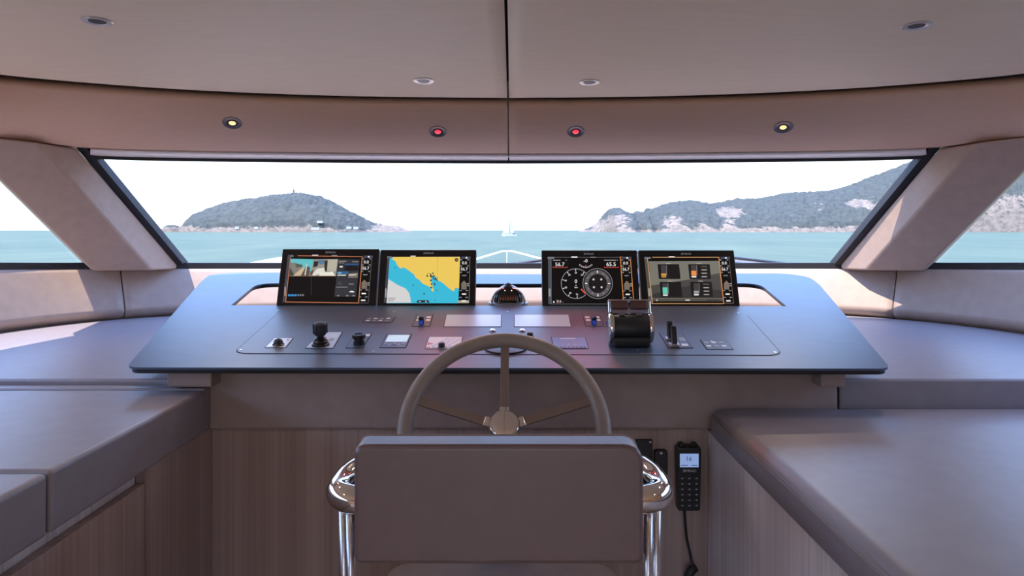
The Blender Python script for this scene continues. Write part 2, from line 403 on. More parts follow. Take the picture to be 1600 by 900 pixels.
# dark seal along the head of the glass
rings = []
for s, ks in ((-1, range(60, 0, -1)), (1, range(0, 61))):
    for k in ks:
        p = spl_hb(k / 60 * .725); q = spl_hb(k / 60 * .725 + .01); t = (q - p); n = Vector((-t.y, t.x, 0)).normalized()
        if n.y < 0: n = -n
        rings.append([side(p + n * o + Vector((0, 0, z)), s) for o, z in ((.086, -.026), (.086, .0), (.108, .0), (.108, -.026))])
tag(loft('trim_11', rings, RUB), 'black seal along the head of the windshield', kind='structure')

# ------------------------------------------------------------ pillars
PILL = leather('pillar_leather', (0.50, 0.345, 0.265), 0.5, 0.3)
def pillar(s, nm, lb):
    bot = [(1.84, 3.03, -.180), (1.655, 3.17, -.186), (1.605, 3.345, -.19), (1.70, 3.40, -.19), (1.97, 3.20, -.18)]
    top = [(1.86, 2.28, .328), (1.735, 2.515, .325), (1.71, 2.715, .324), (1.80, 2.74, .335), (1.99, 2.45, .34)]
    rings = []
    for a, b in ((bot, bot), (top, top)):
        rings.append([Vector((x * s, y, R(z))) for x, y, z in a])
    return tag(loft(nm, rings, PILL, bevel=.010, seg=4), lb, kind='structure')
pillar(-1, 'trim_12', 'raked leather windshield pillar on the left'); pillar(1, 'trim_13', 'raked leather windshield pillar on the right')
def seal(s, nm, lb):
    b = Vector((1.612 * s, 3.345, R(-.195))); t = Vector((1.722 * s, 2.715, R(.333))); ax = Vector((-s * .034, .014, 0)); ay = Vector((0, .03, .02))
    return tag(loft(nm, [[p, p + ax, p + ax + ay, p + ay] for p in (b, t)], RUB), lb, kind='structure')
seal(-1, 'trim_14', 'black seal along the left pillar'); seal(1, 'trim_15', 'black seal along the right pillar')

# ------------------------------------------------------------ glass
KF = [(K[i] + knorm(i) * .118) for i in range(len(K))]
kx = [(p.x, p.y) for p in KF if p.y > 2.9]
def gbase(x): return interp(kx, x)
def pane(nm, t0, t1, lb):
    def pt(t, v, off):
        xb = t * 1.62; b = Vector((xb, gbase(xb), R(zs(gbase(xb)) + .01)))
        xt = t * 1.70; yt = 2.98 - .10 * xt * xt + .095; tp = Vector((xt, yt, R(.315)))
        return b.lerp(tp, v) + Vector((0, .66, .75)) * off
    rings = []
    n = 24
    for k in range(n + 1):
        t = t0 + (t1 - t0) * k / n
        rings.append([pt(t, 0, 0), pt(t, 1, 0), pt(t, 1, .008), pt(t, 0, .008)])
    return tag(loft(nm, rings, GLASS), lb, kind='structure')
pane('window_1', -1.0, -.0012, 'left pane of the windshield'); pane('window_2', .0012, 1.0, 'right pane of the windshield')
def sidepane(s, nm, lb):
    rings = []
    bots = [(1.93, 3.10), (2.05, 2.85), (2.13, 2.5), (2.17, 2.1), (2.2, 1.5), (2.2, 0), (2.2, -2.6)]
    tops = [(1.92, 2.35), (1.93, 2.25), (1.94, 2.1), (1.96, 1.8), (2.0, 1.3), (2.06, 0), (2.06, -2.6)]
    for (a, b), (c, d) in zip(bots, tops):
        B = Vector((a * s, b, R(zs(b)))); T = Vector((c * s, d, R(.36))); o = Vector((.008 * s, 0, 0))
        rings.append([B, T, T + o, B + o])
    return tag(loft(nm, rings, GLASS), lb, kind='structure')
sidepane(-1, 'window_3', 'left side window beyond the pillar'); sidepane(1, 'window_4', 'right side window beyond the pillar')

# ------------------------------------------------------------ helm console
pf = math.atan(.1166)
PO = Vector((0, 1.75, R(-.3526)))
PL = Fr(PO, (1, 0, 0), (0, math.cos(pf), math.sin(pf)))
def pp(px, py):                                  # photograph pixel -> u, v on the console plate
    D = P(px, py, 1.0) - Vector((CX, 0, CZ)); t = (PO - Vector((CX, 0, CZ))).dot(PL.n) / D.dot(PL.n)
    q = Vector((CX, 0, CZ)) + D * t - PO
    return (q.dot(PL.u), q.dot(PL.v))
con = empty('helm_console', (0, 2.0, 0), 'wide blue-black helm console with a leather fascia and wooden base', 'console')
outer = [(197, 574), (316, 438), (330, 428), (375, 425.5), (800, 429), (1225, 427), (1262, 432), (1278, 442), (1392, 576)]
outp = [pp(*q) for q in outer]
outp = round_poly(outp, [.035, .10, .06, .2, .5, .2, .06, .10, .035], 6)
inn = [pp(*q) for q in [(361, 477), (402, 442.5), (800, 443.5), (1186, 442.5), (1229, 478.5)]]
innp = round_poly(inn, [.004, .09, 0.1, .09, .004], 6)
def plate_with_hole(name, outer, inner, h0, h1, mat, parent):
    bm = bmesh.new()
    for z in (h1,):
        eo = [bm.verts.new(PL.p(a, b, z)) for a, b in outer]; ei = [bm.verts.new(PL.p(a, b, z)) for a, b in inner]
        ed = [bm.edges.new((eo[i], eo[(i + 1) % len(eo)])) for i in range(len(eo))] + [bm.edges.new((ei[i], ei[(i + 1) % len(ei)])) for i in range(len(ei))]
        bmesh.ops.triangle_fill(bm, use_beauty=True, use_dissolve=False, edges=ed)
    g = bmesh.ops.extrude_face_region(bm, geom=list(bm.faces))
    bmesh.ops.translate(bm, verts=[x for x in g['geom'] if isinstance(x, bmesh.types.BMVert)], vec=PL.n * (h0 - h1))
    bmesh.ops.recalc_face_normals(bm, faces=bm.faces)
    v = [x.co.copy() for x in bm.verts]; bm.verts.index_update(); f = [tuple(x.index for x in q.verts) for q in bm.faces]; bm.free()
    return mesh(name, v, f, mat, parent)
def grow(pts, d):
    c = Vector((0, .6)); out = []; n = len(pts)
    for i in range(n):
        a = Vector(pts[i - 1]); b = Vector(pts[(i + 1) % n]); t = (b - a).normalized(); nn = Vector((-t.y, t.x)); p = Vector(pts[i])
        if (p - c).dot(nn) < 0: nn = -nn
        out.append(tuple(p + nn * d))
    return out
plate_with_hole('console_top', outp, innp, -.006, 0, PLATE, con)
plate_with_hole('plate_shadow_layer', grow(outp, -.006), grow(innp, .006), -.018, -.006, BLACK, con)  # black layer standing for the shadow under the plate
ins = [pp(*q) for q in [(362, 553), (440, 484.5), (800, 485.5), (1163, 487), (1225, 556)]]
ins = round_poly(ins, [.05, .07, 0, .07, .05], 8)
cen = Vector((sum(a for a, b in ins) / len(ins), sum(b for a, b in ins) / len(ins)))
prism('panel_groove', PL, ins, 0, .0005, VOID, con)
def shrink(pts, d): 
    out = []; n = len(pts)
    for i in range(n):
        a = Vector(pts[i - 1]); b = Vector(pts[(i + 1) % n]); t = (b - a).normalized(); nn = Vector((-t.y, t.x)); p = Vector(pts[i])
        if (cen - p).dot(nn) < 0: nn = -nn
        out.append(tuple(p + nn * d))
    return out
prism('control_panel', PL, shrink(ins, .0028), 0, .0016, PLATE, con)
PH = .0016
for q in [(434, 486.5), (616, 488), (793, 487.5), (1153, 490), (1211, 551.5), (376, 547.5), (583, 550), (1003, 552)]:
    u, vv = pp(*q); lathe('screw', Fr(PL.p(u, vv, PH), PL.u, PL.v), [(.0042, 0), (.0042, .0008), (.002, .0012)], STEEL, con, 12)
# leather fascia and wooden base
box('fascia', -.84, .905, 1.86, 2.02, R(-.545), R(-.375), LEAD, con, bevel=.012)
box('shadow_gap', -.90, .90, 1.90, 2.0, R(-.40), R(-.352), BLACK, con)
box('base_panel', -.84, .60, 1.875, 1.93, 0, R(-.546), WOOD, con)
box('under_body', -.88, .88, 1.93, 2.40, 0.0, R(-.385), VOID, con)
def bracket(xs):
    prof = [(0, -.36), (0, -.405), (.004, -.415), (.16, -.415), (.16, -.34), (.03, -.352)]
    rings = [[Vector((x, 1.80 + a, R(z))) for a, z in prof] for x in xs]
    return loft('plate_bracket', rings, LEAD, con, bevel=.004)
bracket((-.895, -.778)); bracket((.83, .895))

# ------------------------------------------------------------ display screens
W_ = (245, 245, 245); OR = (225, 140, 70); DK = (24, 18, 26)
def gw(c, s=0.75): return glow(c, s)
tilt = math.atan2(.07, .2)
def display(pxl, pxr, pyb, lab, crop, quad):
    b0 = P(pxl, pyb, 2.455); b1 = P(pxr, pyb, 2.455)
    fr = Fr(b0, (1, 0, 0), (0, math.sin(tilt), math.cos(tilt)))      # n points to the helm
    Wd = b1.x - b0.x; H = .213
    e = empty('chart_display', (b0.x + Wd / 2, b0.y, b0.z), lab, 'display', 'four displays on the console')
    fbox('housing', fr, 0.001, Wd - .001, 0, H, -.035, 0, BLACK, e, bevel=.003)
    gl = fbox('screen_glass', fr, .003, Wd - .003, .003, H - .003, 0, .0012, GLOSSB, e)
    fbox('mounting_foot', fr, Wd * .3, Wd * .7, -.03, .02, -.03, -.006, BLACK, e)
    (tl, tr, br, bl) = quad
    def m2(cx, cy):
        v = (cy - (tl[1] + tr[1]) / 2) / ((bl[1] + br[1]) / 2 - (tl[1] + tr[1]) / 2)
        l = tl[0] + (bl[0] - tl[0]) * v; r = tr[0] + (br[0] - tr[0]) * v
        u = (cx - l) / (r - l); return (u * Wd, (1 - v) * H)
    return e, gl, Art(fr, m2, .0016)
def simrad(a, cx, cy): a.text('SIMRAD', cx, cy, 26, glow((150, 150, 160), .5), 140)
def side_bar(a, x, y0, frame_=None, dx=0, sk=0):
    # instrument column: speed, depth and the boat symbol; sk = skew per unit of y
    X = lambda y: x + (y - y0) * sk
    w = gw(W_, .85); g = gw((150, 150, 155), .6)
    a.rect(X(y0) - 50, y0 - 25, X(y0) + 75, y0 + 8, gw((70, 75, 95), .6)); a.disc(X(y0) + 20, y0 - 8, 12, w)
    for dy in (20, 102, 190): a.rect(X(y0 + dy) - 70, y0 + dy - 7, X(y0 + dy) - 40, y0 + dy + 7, g); a.rect(X(y0 + dy) + 30, y0 + dy - 7, X(y0 + dy) + 52, y0 + dy + 7, g)
    a.text('0.0', X(y0 + 62) - 8, y0 + 62, 40, w, 66); a.text('56.7', X(y0 + 145) - 8, y0 + 145, 42, w, 92)
    a.rect(X(y0 + 232) - 35, y0 + 226, X(y0 + 232) + 22, y0 + 240, g)
    b = y0 + 300; xx = X(b + 60)
    a.poly([(xx - 45, b + 120), (xx - 45, b + 40), (xx - 8, b), (xx + 28, b + 40), (xx + 28, b + 120)], gw((130, 118, 108), .7))
    for k in range(3): a.rect(xx - 32 + k * 22, b + 45, xx - 29 + k * 22, b + 118, gw((90, 80, 75), .6))
    a.rect(xx + 32, b + 35, xx + 62, b + 50, gw((170, 170, 165), .6)); a.rect(xx + 32, b + 62, xx + 62, b + 76, gw((170, 170, 165), .6))
    for dy in (435, 525): a.rect(X(y0 + dy) - 70, y0 + dy - 6, X(y0 + dy) - 35, y0 + dy + 6, g); a.rect(X(y0 + dy) + 15, y0 + dy - 6, X(y0 + dy) + 50, y0 + dy + 6, g)
    for dy in (482, 570): a.rect(X(y0 + dy) - 34, y0 + dy - 8, X(y0 + dy) + 24, y0 + dy + 8, w)
def left_strip(a, xt, xb, y0, y1, w=34):
    a.poly([(xt, y0), (xt + w, y0), (xb + w, y1), (xb, y1)], gw((72, 72, 82), .6))
    yk = y0 + (y1 - y0) * .68; xk = xt + (xb - xt) * .72
    a.rect(xk + 8, yk, xk + w - 10, yk + 120, gw((190, 190, 190), .6))
# 1: camera pictures
e, gl, a = display(431, 587, 477, 'leftmost console display showing deck camera pictures above black panes', None, [(125, 65), (1420, 80), (1380, 830), (45, 820)])
simrad(a, 768, 122)
a.rect(205, 158, 275, 185, gw((120, 120, 130), .6)); left_strip(a, 200, 135, 160, 785)
o_ = gw((205, 125, 85), .75)
a.poly([(330, 165), (1195, 178), (1195, 186), (330, 173)], o_); a.poly([(1188, 180), (1198, 180), (1158, 800), (1146, 800)], o_); a.poly([(170, 778), (1155, 792), (1155, 802), (170, 788)], o_); a.poly([(232, 190), (240, 190), (182, 785), (174, 785)], o_)
a.rect(525, 155, 605, 168, gw(W_, .6)); a.rect(785, 160, 860, 172, gw((180, 170, 170), .5))
a.poly([(240, 210), (545, 218), (505, 442), (222, 440)], gw((96, 190, 196), .8))
a.poly([(236, 262), (300, 268), (390, 290), (405, 330), (350, 440), (224, 438)], gw((130, 128, 120), .75))
a.poly([(225, 320), (300, 440), (225, 440)], gw((70, 70, 66), .7)); a.poly([(300, 270), (395, 290), (400, 320), (310, 330)], gw((86, 96, 92), .7))
a.poly([(270, 440), (400, 325), (440, 345), (370, 440)], gw((200, 180, 150), .8)); a.poly([(375, 440), (450, 300), (500, 330), (490, 440)], gw((95, 82, 74), .7))
a.poly([(425, 430), (450, 275), (464, 280), (440, 435)], gw((215, 215, 210), .75))
a.poly([(548, 218), (872, 215), (845, 450), (500, 442)], gw((150, 146, 135), .8))
a.poly([(550, 245), (610, 245), (600, 310), (540, 330)], gw((40, 38, 48), .6)); a.rect(610, 225, 690, 285, gw((92, 130, 160), .7)); a.poly([(692, 235), (735, 235), (725, 380), (690, 375)], gw((60, 48, 42), .6))
a.poly([(735, 222), (865, 222), (845, 380), (725, 375)], gw((178, 172, 156), .85)); a.poly([(590, 345), (690, 330), (700, 400), (540, 440), (525, 425)], gw((215, 215, 205), .85))
a.poly([(630, 400), (800, 385), (840, 445), (620, 442)], gw((225, 222, 205), .85)); a.poly([(500, 385), (550, 355), (530, 435), (500, 430)], gw((120, 80, 62), .7)); a.rect(795, 380, 806, 440, gw(W_, .8))
a.rect(220, 440, 845, 449, gw((150, 110, 95), .5)); a.rect(515, 450, 524, 690, gw((60, 50, 60), .4))
a.poly([(875, 215), (1160, 225), (1120, 720), (828, 715)], gw((52, 54, 60), .6))
a.rect(880, 240, 985, 250, gw((170, 170, 170), .6)); a.rect(880, 262, 955, 272, gw((170, 150, 140), .6)); a.rect(1060, 246, 1145, 256, gw((150, 150, 150), .6))
a.rect(965, 278, 1145, 298, gw((45, 95, 150), .7)); a.rect(962, 300, 1140, 372, gw((20, 18, 28), .5)); a.rect(895, 308, 935, 328, gw(W_, .7))
a.rect(862, 382, 1010, 418, gw((50, 105, 155), .7)); a.rect(870, 392, 920, 412, gw((120, 185, 220), .7)); a.poly([(865, 425), (985, 425), (975, 442), (865, 440)], gw((215, 215, 205), .75))
a.poly([(1012, 410), (1140, 400), (1138, 470), (1012, 470)], gw((120, 112, 105), .7)); a.poly([(1015, 420), (1138, 415), (1100, 438), (1020, 442)], gw((205, 200, 190), .7))
a.rect(858, 482, 1130, 486, gw((30, 30, 34), .4)); a.rect(850, 585, 1005, 598, gw((140, 140, 145), .6)); a.rect(1020, 545, 1085, 557, gw((150, 150, 155), .6)); a.ring(905, 538, 14, 20, gw((130, 130, 135), .6), 0, 250)
a.poly([(1020, 655), (1060, 638), (1098, 652), (1085, 662)], gw(W_, .75))
for x in (880, 1000, 1085): a.rect(x - 14, 698, x + 16, 710, gw((170, 170, 175), .6))
for k in range(3): a.rect(212 + k * 40, 685, 246 + k * 40, 710, gw((40, 140, 200), .8))
for k in range(3): a.rect(336 + k * 32, 685, 358 + k * 32, 708, gw((140, 140, 150), .6))
a.poly([(1322, 175), (1330, 175), (1287, 800), (1278, 800)], gw((110, 105, 110), .5)); a.rect(1150, 795, 1282, 802, gw((110, 105, 110), .5))
side_bar(a, 1262, 195, sk=-.072)
a.build('screen_graphics', gl)
# 2: sea chart
e, gl, a = display(588.5, 743, 478.5, 'console display showing a yellow and blue sea chart', None, [(45, 80), (1360, 88), (1335, 850), (5, 838)])
simrad(a, 705, 133)
a.rect(140, 175, 200, 205, gw((120, 120, 130), .6)); left_strip(a, 142, 100, 205, 800)
a.poly([(205, 185), (1135, 182), (1105, 806), (138, 806), (172, 215)], gw((52, 182, 212), .85))
a.poly([(225, 185), (1133, 183), (1117, 612), (1065, 600), (1055, 640), (1040, 648), (985, 615), (905, 545), (870, 520), (830, 505), (790, 440), (745, 440), (735, 500), (760, 585), (775, 650), (750, 650), (725, 592), (620, 545), (585, 500), (530, 470), (505, 420), (400, 345), (355, 325), (320, 345), (270, 285), (255, 245), (205, 215)], gw((226, 192, 88), .9))
a.poly([(160, 485), (280, 560), (395, 612), (435, 660), (455, 710), (468, 800), (138, 802)], gw((208, 206, 206), .85))
for k in range(26): 
    t = random.random(); a.disc(725 + t * 110 + random.uniform(-10, 10), 440 + t * 55 + random.uniform(-22, 22), random.uniform(5, 11), gw((52, 50, 44), .6), 8)
for x, y, r in ((735, 505, 13), (745, 555, 12), (742, 600, 14), (785, 550, 14), (790, 565, 9), (765, 410, 12), (688, 445, 14), (645, 682, 12), (500, 570, 10), (815, 640, 9), (250, 335, 9), (790, 770, 9)): a.disc(x, y, r, gw((70, 95, 90), .6), 10)
a.rect(824, 190, 828, 450, gw((190, 165, 90), .7)); a.rect(680, 412, 745, 417, gw((90, 80, 60), .6))
a.disc(1087, 228, 26, gw((62, 44, 36), .7)); a.text('N', 1087, 228, 22, gw((220, 200, 140), .7))
a.poly([(540, 800), (560, 768), (700, 768), (720, 800)], gw((40, 44, 60), .6)); a.rect(575, 782, 600, 790, gw(W_, .7)); a.disc(670, 786, 9, gw(W_, .7))
for k in range(3): a.rect(158, 738 + k * 18, 262 - k * 14, 744 + k * 18, gw((120, 120, 118), .6))
a.rect(460, 172, 530, 184, gw(W_, .6)); a.poly([(1100, 772), (1250, 772), (1248, 806), (1098, 806)], gw((190, 180, 160), .7))
a.poly([(1265, 185), (1271, 185), (1256, 770), (1248, 770)], gw((140, 135, 140), .5))
side_bar(a, 1203, 208, sk=-.03)
a.build('screen_graphics', gl)
# 3: dials
e, gl, a = display(847, 1001, 479, 'console display showing two round dials and white readouts', None, [(52, 95), (1372, 88), (1395, 850), (62, 852)])
simrad(a, 705, 145)
g_ = gw((120, 126, 132), .65); w = gw(W_, .85); rd = gw((190, 70, 60), .8)
a.rect(138, 186, 230, 216, g_); a.rect(145, 216, 190, 820, gw((80, 88, 96), .6)); a.rect(183, 216, 190, 820, g_); a.rect(152, 615, 178, 720, gw((170, 175, 180), .6))
a.rect(230, 190, 1135, 197, gw((110, 100, 108), .6)); a.rect(465, 182, 548, 198, w); a.rect(725, 186, 800, 198, gw((150, 150, 150), .6))
a.rect(190, 816, 1020, 822, g_)
a.text('56.7', 307, 290, 52, w, 125); a.text('65.5', 1008, 288, 52, w, 128)
for x0, x1 in ((207, 410), (912, 1112)): a.rect(x0, 328, x1, 336, rd); a.rect(x0, 316, x0 + 6, 330, rd); a.rect(x1 - 6, 316, x1, 330, rd)
a.rect(212, 228, 315, 240, gw((170, 170, 170), .6)); a.rect(385, 226, 402, 240, g_); a.rect(912, 228, 1080, 240, gw((170, 170, 170), .6)); a.rect(1090, 226, 1104, 240, g_)
a.text('-0', 660, 242, 44, w, 52)
a.ring(660, 215, 104, 128, gw((105, 100, 108), .6), 42, 138, 24); a.rect(655, 300, 664, 345, rd)
for k in range(7):
    an = math.radians(45 + k * 15); a.disc(660 + 116 * math.cos(an), 215 + 116 * math.sin(an), 6, w, 8)
a.ring(522, 550, 194, 203, gw((150, 150, 158), .7), 48, 318, 60)
for k, t in enumerate(['70', '60', '50', '40', '30', '20', '10']):
    an = math.radians(85 + k * 37); cx, cy = 522 + 146 * math.cos(an), 550 + 146 * math.sin(an)
    a.text(t, cx, cy, 24, w, 30); a.poly([(522 + 168 * math.cos(an - .02), 550 + 168 * math.sin(an - .02)), (522 + 192 * math.cos(an - .02), 550 + 192 * math.sin(an - .02)), (522 + 192 * math.cos(an + .02), 550 + 192 * math.sin(an + .02)), (522 + 168 * math.cos(an + .02), 550 + 168 * math.sin(an + .02))], w)
a.text('0', 523, 520, 48, w, 34); a.text('%', 523, 574, 18, w); a.text('kn', 525, 600, 22, w, 40)
a.poly([(585, 628), (600, 618), (655, 680), (645, 690)], gw((220, 90, 70), .85))
a.disc(818, 550, 205, gw((150, 150, 155), .65), 60); a.disc(818, 550, 197, gw((26, 18, 28), .4), 60)
a.ring(818, 550, 126, 178, gw((98, 95, 98), .65), 0, 360, 60)
for k in range(12):
    an = math.radians(k * 30); big = k % 3 == 0
    a.poly([(818 + r * math.cos(an + s_), 550 + r * math.sin(an + s_)) for r, s_ in ((140, -.04), (172 if big else 160, -.04), (172 if big else 160, .04), (140, .04))], w if big else gw((170, 170, 170), .6))
for x, y in ((762, 497), (868, 497), (766, 601), (870, 601)): a.disc(x, y, 14, gw((215, 215, 215), .75), 10)
a.disc(220, 796, 11, w, 10); a.text('21.6', 288, 785, 30, w, 62); a.disc(348, 796, 7, g_, 8); a.rect(255, 804, 320, 808, rd)
a.disc(968, 786, 18, gw((170, 50, 50), .8)); a.text('4:09:19 pm', 1060, 788, 24, w, 140)
o_ = gw(OR, .8)
a.poly([(1130, 195), (1140, 195), (1166, 800), (1156, 800)], o_); a.poly([(1268, 195), (1277, 195), (1304, 800), (1296, 800)], o_); a.rect(1130, 190, 1190, 198, o_)
side_bar(a, 1210, 215, sk=.035)
a.build('screen_graphics', gl)
# 4: tank levels
e, gl, a = display(1003, 1157, 479, 'rightmost console display showing four tank levels on grey', None, [(10, 90), (1302, 85), (1370, 852), (18, 850)])
simrad(a, 652, 140)
a.rect(85, 185, 170, 212, g_); a.poly([(85, 212), (125, 212), (160, 820), (112, 820)], gw((88, 88, 82), .6)); a.rect(115, 610, 140, 715, gw((180, 180, 175), .6))
a.poly([(140, 245), (1092, 240), (1125, 745), (160, 745)], gw((122, 120, 110), .75))
a.poly([(150, 575), (690, 490), (1095, 405), (1125, 745), (160, 745)], gw((78, 76, 74), .65)); a.poly([(155, 690), (700, 570), (1120, 640), (1125, 745), (160, 745)], gw((58, 56, 56), .6))
for q in ([(258, 285), (550, 285), (562, 485), (268, 485)], [(672, 285), (965, 285), (977, 485), (686, 485)], [(275, 525), (565, 525), (577, 725), (285, 725)], [(690, 525), (985, 525), (995, 725), (706, 725)]): a.poly(q, gw((22, 16, 20), .45))
for x, y in ((405, 275), (818, 273), (420, 516), (835, 515)): a.rect(x - 32, y - 6, x + 32, y + 6, gw((180, 180, 175), .6))
def tank(x, y0, y1, lvl, c, c2=None):
    a.rect(x - 34, y0, x + 34, y1, gw((70, 68, 72), .6)); a.rect(x - 34, lvl, x + 34, y1, gw(c, .85)); a.rect(x + 38, y0, x + 46, y1, gw((140, 138, 135), .6))
    a.rect(x - 32, y1 + 6, x + 32, y1 + 26, gw(c2 or W_, .7))
tank(335, 300, 440, 412, (212, 150, 60), (200, 150, 70)); tank(745, 300, 440, 375, (232, 138, 62)); tank(345, 545, 685, 600, (98, 196, 172)); tank(768, 545, 680, 645, (150, 150, 150))
for x, y0 in ((885, 318), (905, 558)):
    for k in range(4): a.rect(x - 50, y0 + k * 46 - 12, x + 50, y0 + k * 46 + 12, gw((52, 52, 52), .6)); a.rect(x - 36, y0 + k * 46 - 6, x + 36, y0 + k * 46 + 6, gw((185, 185, 180) if k else (90, 90, 88), .7))
a.rect(162, 745, 1128, 752, gw((150, 145, 130), .6)); a.rect(165, 754, 1130, 785, gw((92, 88, 80), .6)); a.disc(225, 772, 9, w, 8); a.rect(615, 764, 675, 776, w); a.rect(905, 764, 1080, 778, gw((52, 50, 48), .5))
o_ = gw((222, 165, 110), .8)
a.poly([(120, 205), (128, 205), (165, 820), (155, 820)], o_); a.poly([(1083, 192), (1093, 192), (1142, 815), (1132, 815)], gw(OR, .8)); a.rect(190, 188, 1088, 196, o_); a.rect(158, 812, 1138, 820, o_); a.rect(412, 180, 490, 192, w)
a.poly([(1222, 190), (1227, 190), (1275, 815), (1268, 815)], gw((140, 120, 110), .5)); a.rect(1140, 808, 1272, 815, gw((140, 120, 110), .5))
side_bar(a, 1162, 210, sk=.075)
a.build('screen_graphics', gl)

# ------------------------------------------------------------ compass
u, vv = pp(794, 479); c = PL.p(u, vv + .085, 0)
cf = Fr(c + Vector((0, 0, -.03)), (1, 0, 0), (0, 1, 0))
e = empty('compass', cf.o, 'round black domed compass between the two pairs of displays', 'compass')
lathe('base_ring', cf, [(.05, 0), (.074, .002), (.076, .02), (.074, .027), (.058, .031), (.05, .03)], plain('gunmetal', (.10, .11, .14), .3), e, 40)
lathe('dome', cf, [(.058, .028)] + [(.057 * math.cos(t), .03 + .062 * math.sin(t)) for t in [k * math.pi / 2 / 10 for k in range(10)]] + [(.001, .092)], GLOSSB, e, 40)
lathe('top_cap', Fr(cf.p(0, 0, .088), cf.u, cf.v), [(.016, 0), (.014, .006), (.005, .011), (.001, .012)], BLACK, e, 24)
hood = []
for k in range(19):
    t = math.radians(-10 + 200 * k / 18); hood.append(cf.p(.060 * math.cos(t), -.022, .032 + .050 * max(math.sin(t), -.05)))
tube('hood_rim', hood, .004, STEEL, e, 10)
cardf = Fr(cf.p(0, -.052, .040), (1, 0, 0), (0, .45, .89))
a = Art(cardf, lambda x, y: (x, -y), .0095)
for k in range(-3, 4): a.rect(k * .009 - .0008, -.007, k * .009 + .0008, .004, glow((200, 110, 70), .4))
fbox('lubber_window', cardf, -.034, .034, -.006, .016, -.004, .009, plain('dark_amber', (.03, .014, .012), .15), e, bevel=.003)
a.build('compass_card', e)

# ------------------------------------------------------------ flush instruments on the console
def quad(px4): return [pp(*q) for q in px4]
def flush(name, px4, mat, label, cat, lip=.0022, group=None, shade_mat=VOID):
    q = quad(px4); cx = sum(a for a, b in q) / 4; cy = sum(b for a, b in q) / 4
    e = empty(name, PL.p(cx, cy, PH), label, cat, group)
    out = [(a + (lip if a > cx else -lip), b + (lip * 2.2 if b > cy else -lip * .4)) for a, b in q]
    prism('recess_shade', PL, out, PH, PH + .0008, shade_mat, e); face = prism('face', PL, q, PH, PH + .0016, mat, e)  # dark border drawn as the shade of a recess wall
    def m2(s, t):   # 0..1 across, 0..1 down (TL, TR, BR, BL)
        tl, tr, br, bl = [Vector(k) for k in q]; p = tl.lerp(tr, s).lerp(bl.lerp(br, s), t); return (p.x, p.y)
    return e, face, Art(PL, m2, PH + .0019), (cx, cy)
def at(px, py, h=PH): u, v_ = pp(px, py); return Fr(PL.p(u, v_, h), PL.u, PL.v)
# thruster ball
e, fc, a, _ = flush('thruster_control', [(429, 530), (457, 530), (446, 544), (415, 544)], WHITEP, 'small white square control with a black ball, far left of the console', 'control')
lathe('ball', at(435, 541, PH + .0016), [(.017, 0), (.017, .003), (.013, .006), (.013, .010), (.010, .016), (.004, .019), (.001, .0195)], BLACK, e)
lathe('ring', at(435, 541, PH + .0014), [(.020, 0), (.020, .002), (.016, .0025)], STEEL, e)
a.disc(.17, .2, .09, INKG); a.disc(.83, .2, .09, INKG); a.build('marks', fc)['kind'] = 'stuff'
# joystick
e, fc, a, _ = flush('joystick', [(503, 520.5), (534, 520.5), (520, 545), (478, 545)], GREYP, 'upright black docking joystick with a ribbed boot', 'joystick')
a.rect(.62, .25, .9, .29, INKW); a.rect(.62, .42, .85, .60, INKG); a.build('marks', fc)['kind'] = 'stuff'
jf = at(501, 541, PH + .0016)
lathe('boot', jf, [(.025, 0), (.025, .005), (.020, .008), (.022, .012), (.017, .016), (.018, .020), (.012, .023), (.009, .026), (.009, .029)], BLACK, e)
kn = [(.009, .026), (.015, .030), (.0185, .036), (.0195, .046), (.019, .058), (.016, .064), (.010, .067), (.001, .068)]
lathe('knob', jf, kn, plain('charcoal_rubber', (.03, .03, .035), .55), e)
parts = [fbox_vf(Fr(jf.p(.0185 * math.cos(t), .0185 * math.sin(t), .049), (-math.sin(t), math.cos(t), 0), jf.n), -.0022, .0022, -.013, .013, -.001, .0025) for t in [k * math.pi / 5 for k in range(10)]]
mesh('grip_ribs', *joinvf(parts), BLACK, e)
# round jog dial
e, fc, a, _ = flush('jog_dial', [(556, 522.5), (580, 522.5), (566, 545), (541, 545)], PLATE, 'black ring-topped dial right of the joystick', 'dial')
a.rect(.62, .05, 1.0, .22, INKW); a.rect(.62, .3, .8, .4, INKG); a.build('marks', fc)['kind'] = 'stuff'
lathe('dial', at(561, 539, PH + .0016), [(.016, 0), (.016, .010), (.014, .011), (.014, .016), (.019, .018), (.020, .026), (.018, .029), (.013, .029), (.012, .026), (.001, .026)], BLACK, e)
# small display with keys
e, fc, a, _ = flush('autopilot_unit', [(605, 523.5), (643, 523.5), (633, 544.5), (594, 544.5)], plain('burgundy_black', (.045, .018, .022), .35), 'small control unit with a white screen above dark keys', 'control unit')
a.rect(.08, .08, .95, .60, glow((196, 206, 222), .75)); 
for k in range(5): a.rect(.08 + k * .18, .68 + .06 * (k % 2), .20 + k * .18, .76 + .06 * (k % 2), INKG)
a.disc(.5, .84, .10, plain('key_dark', (.02, .012, .014), .4)); a.build('keys', fc)
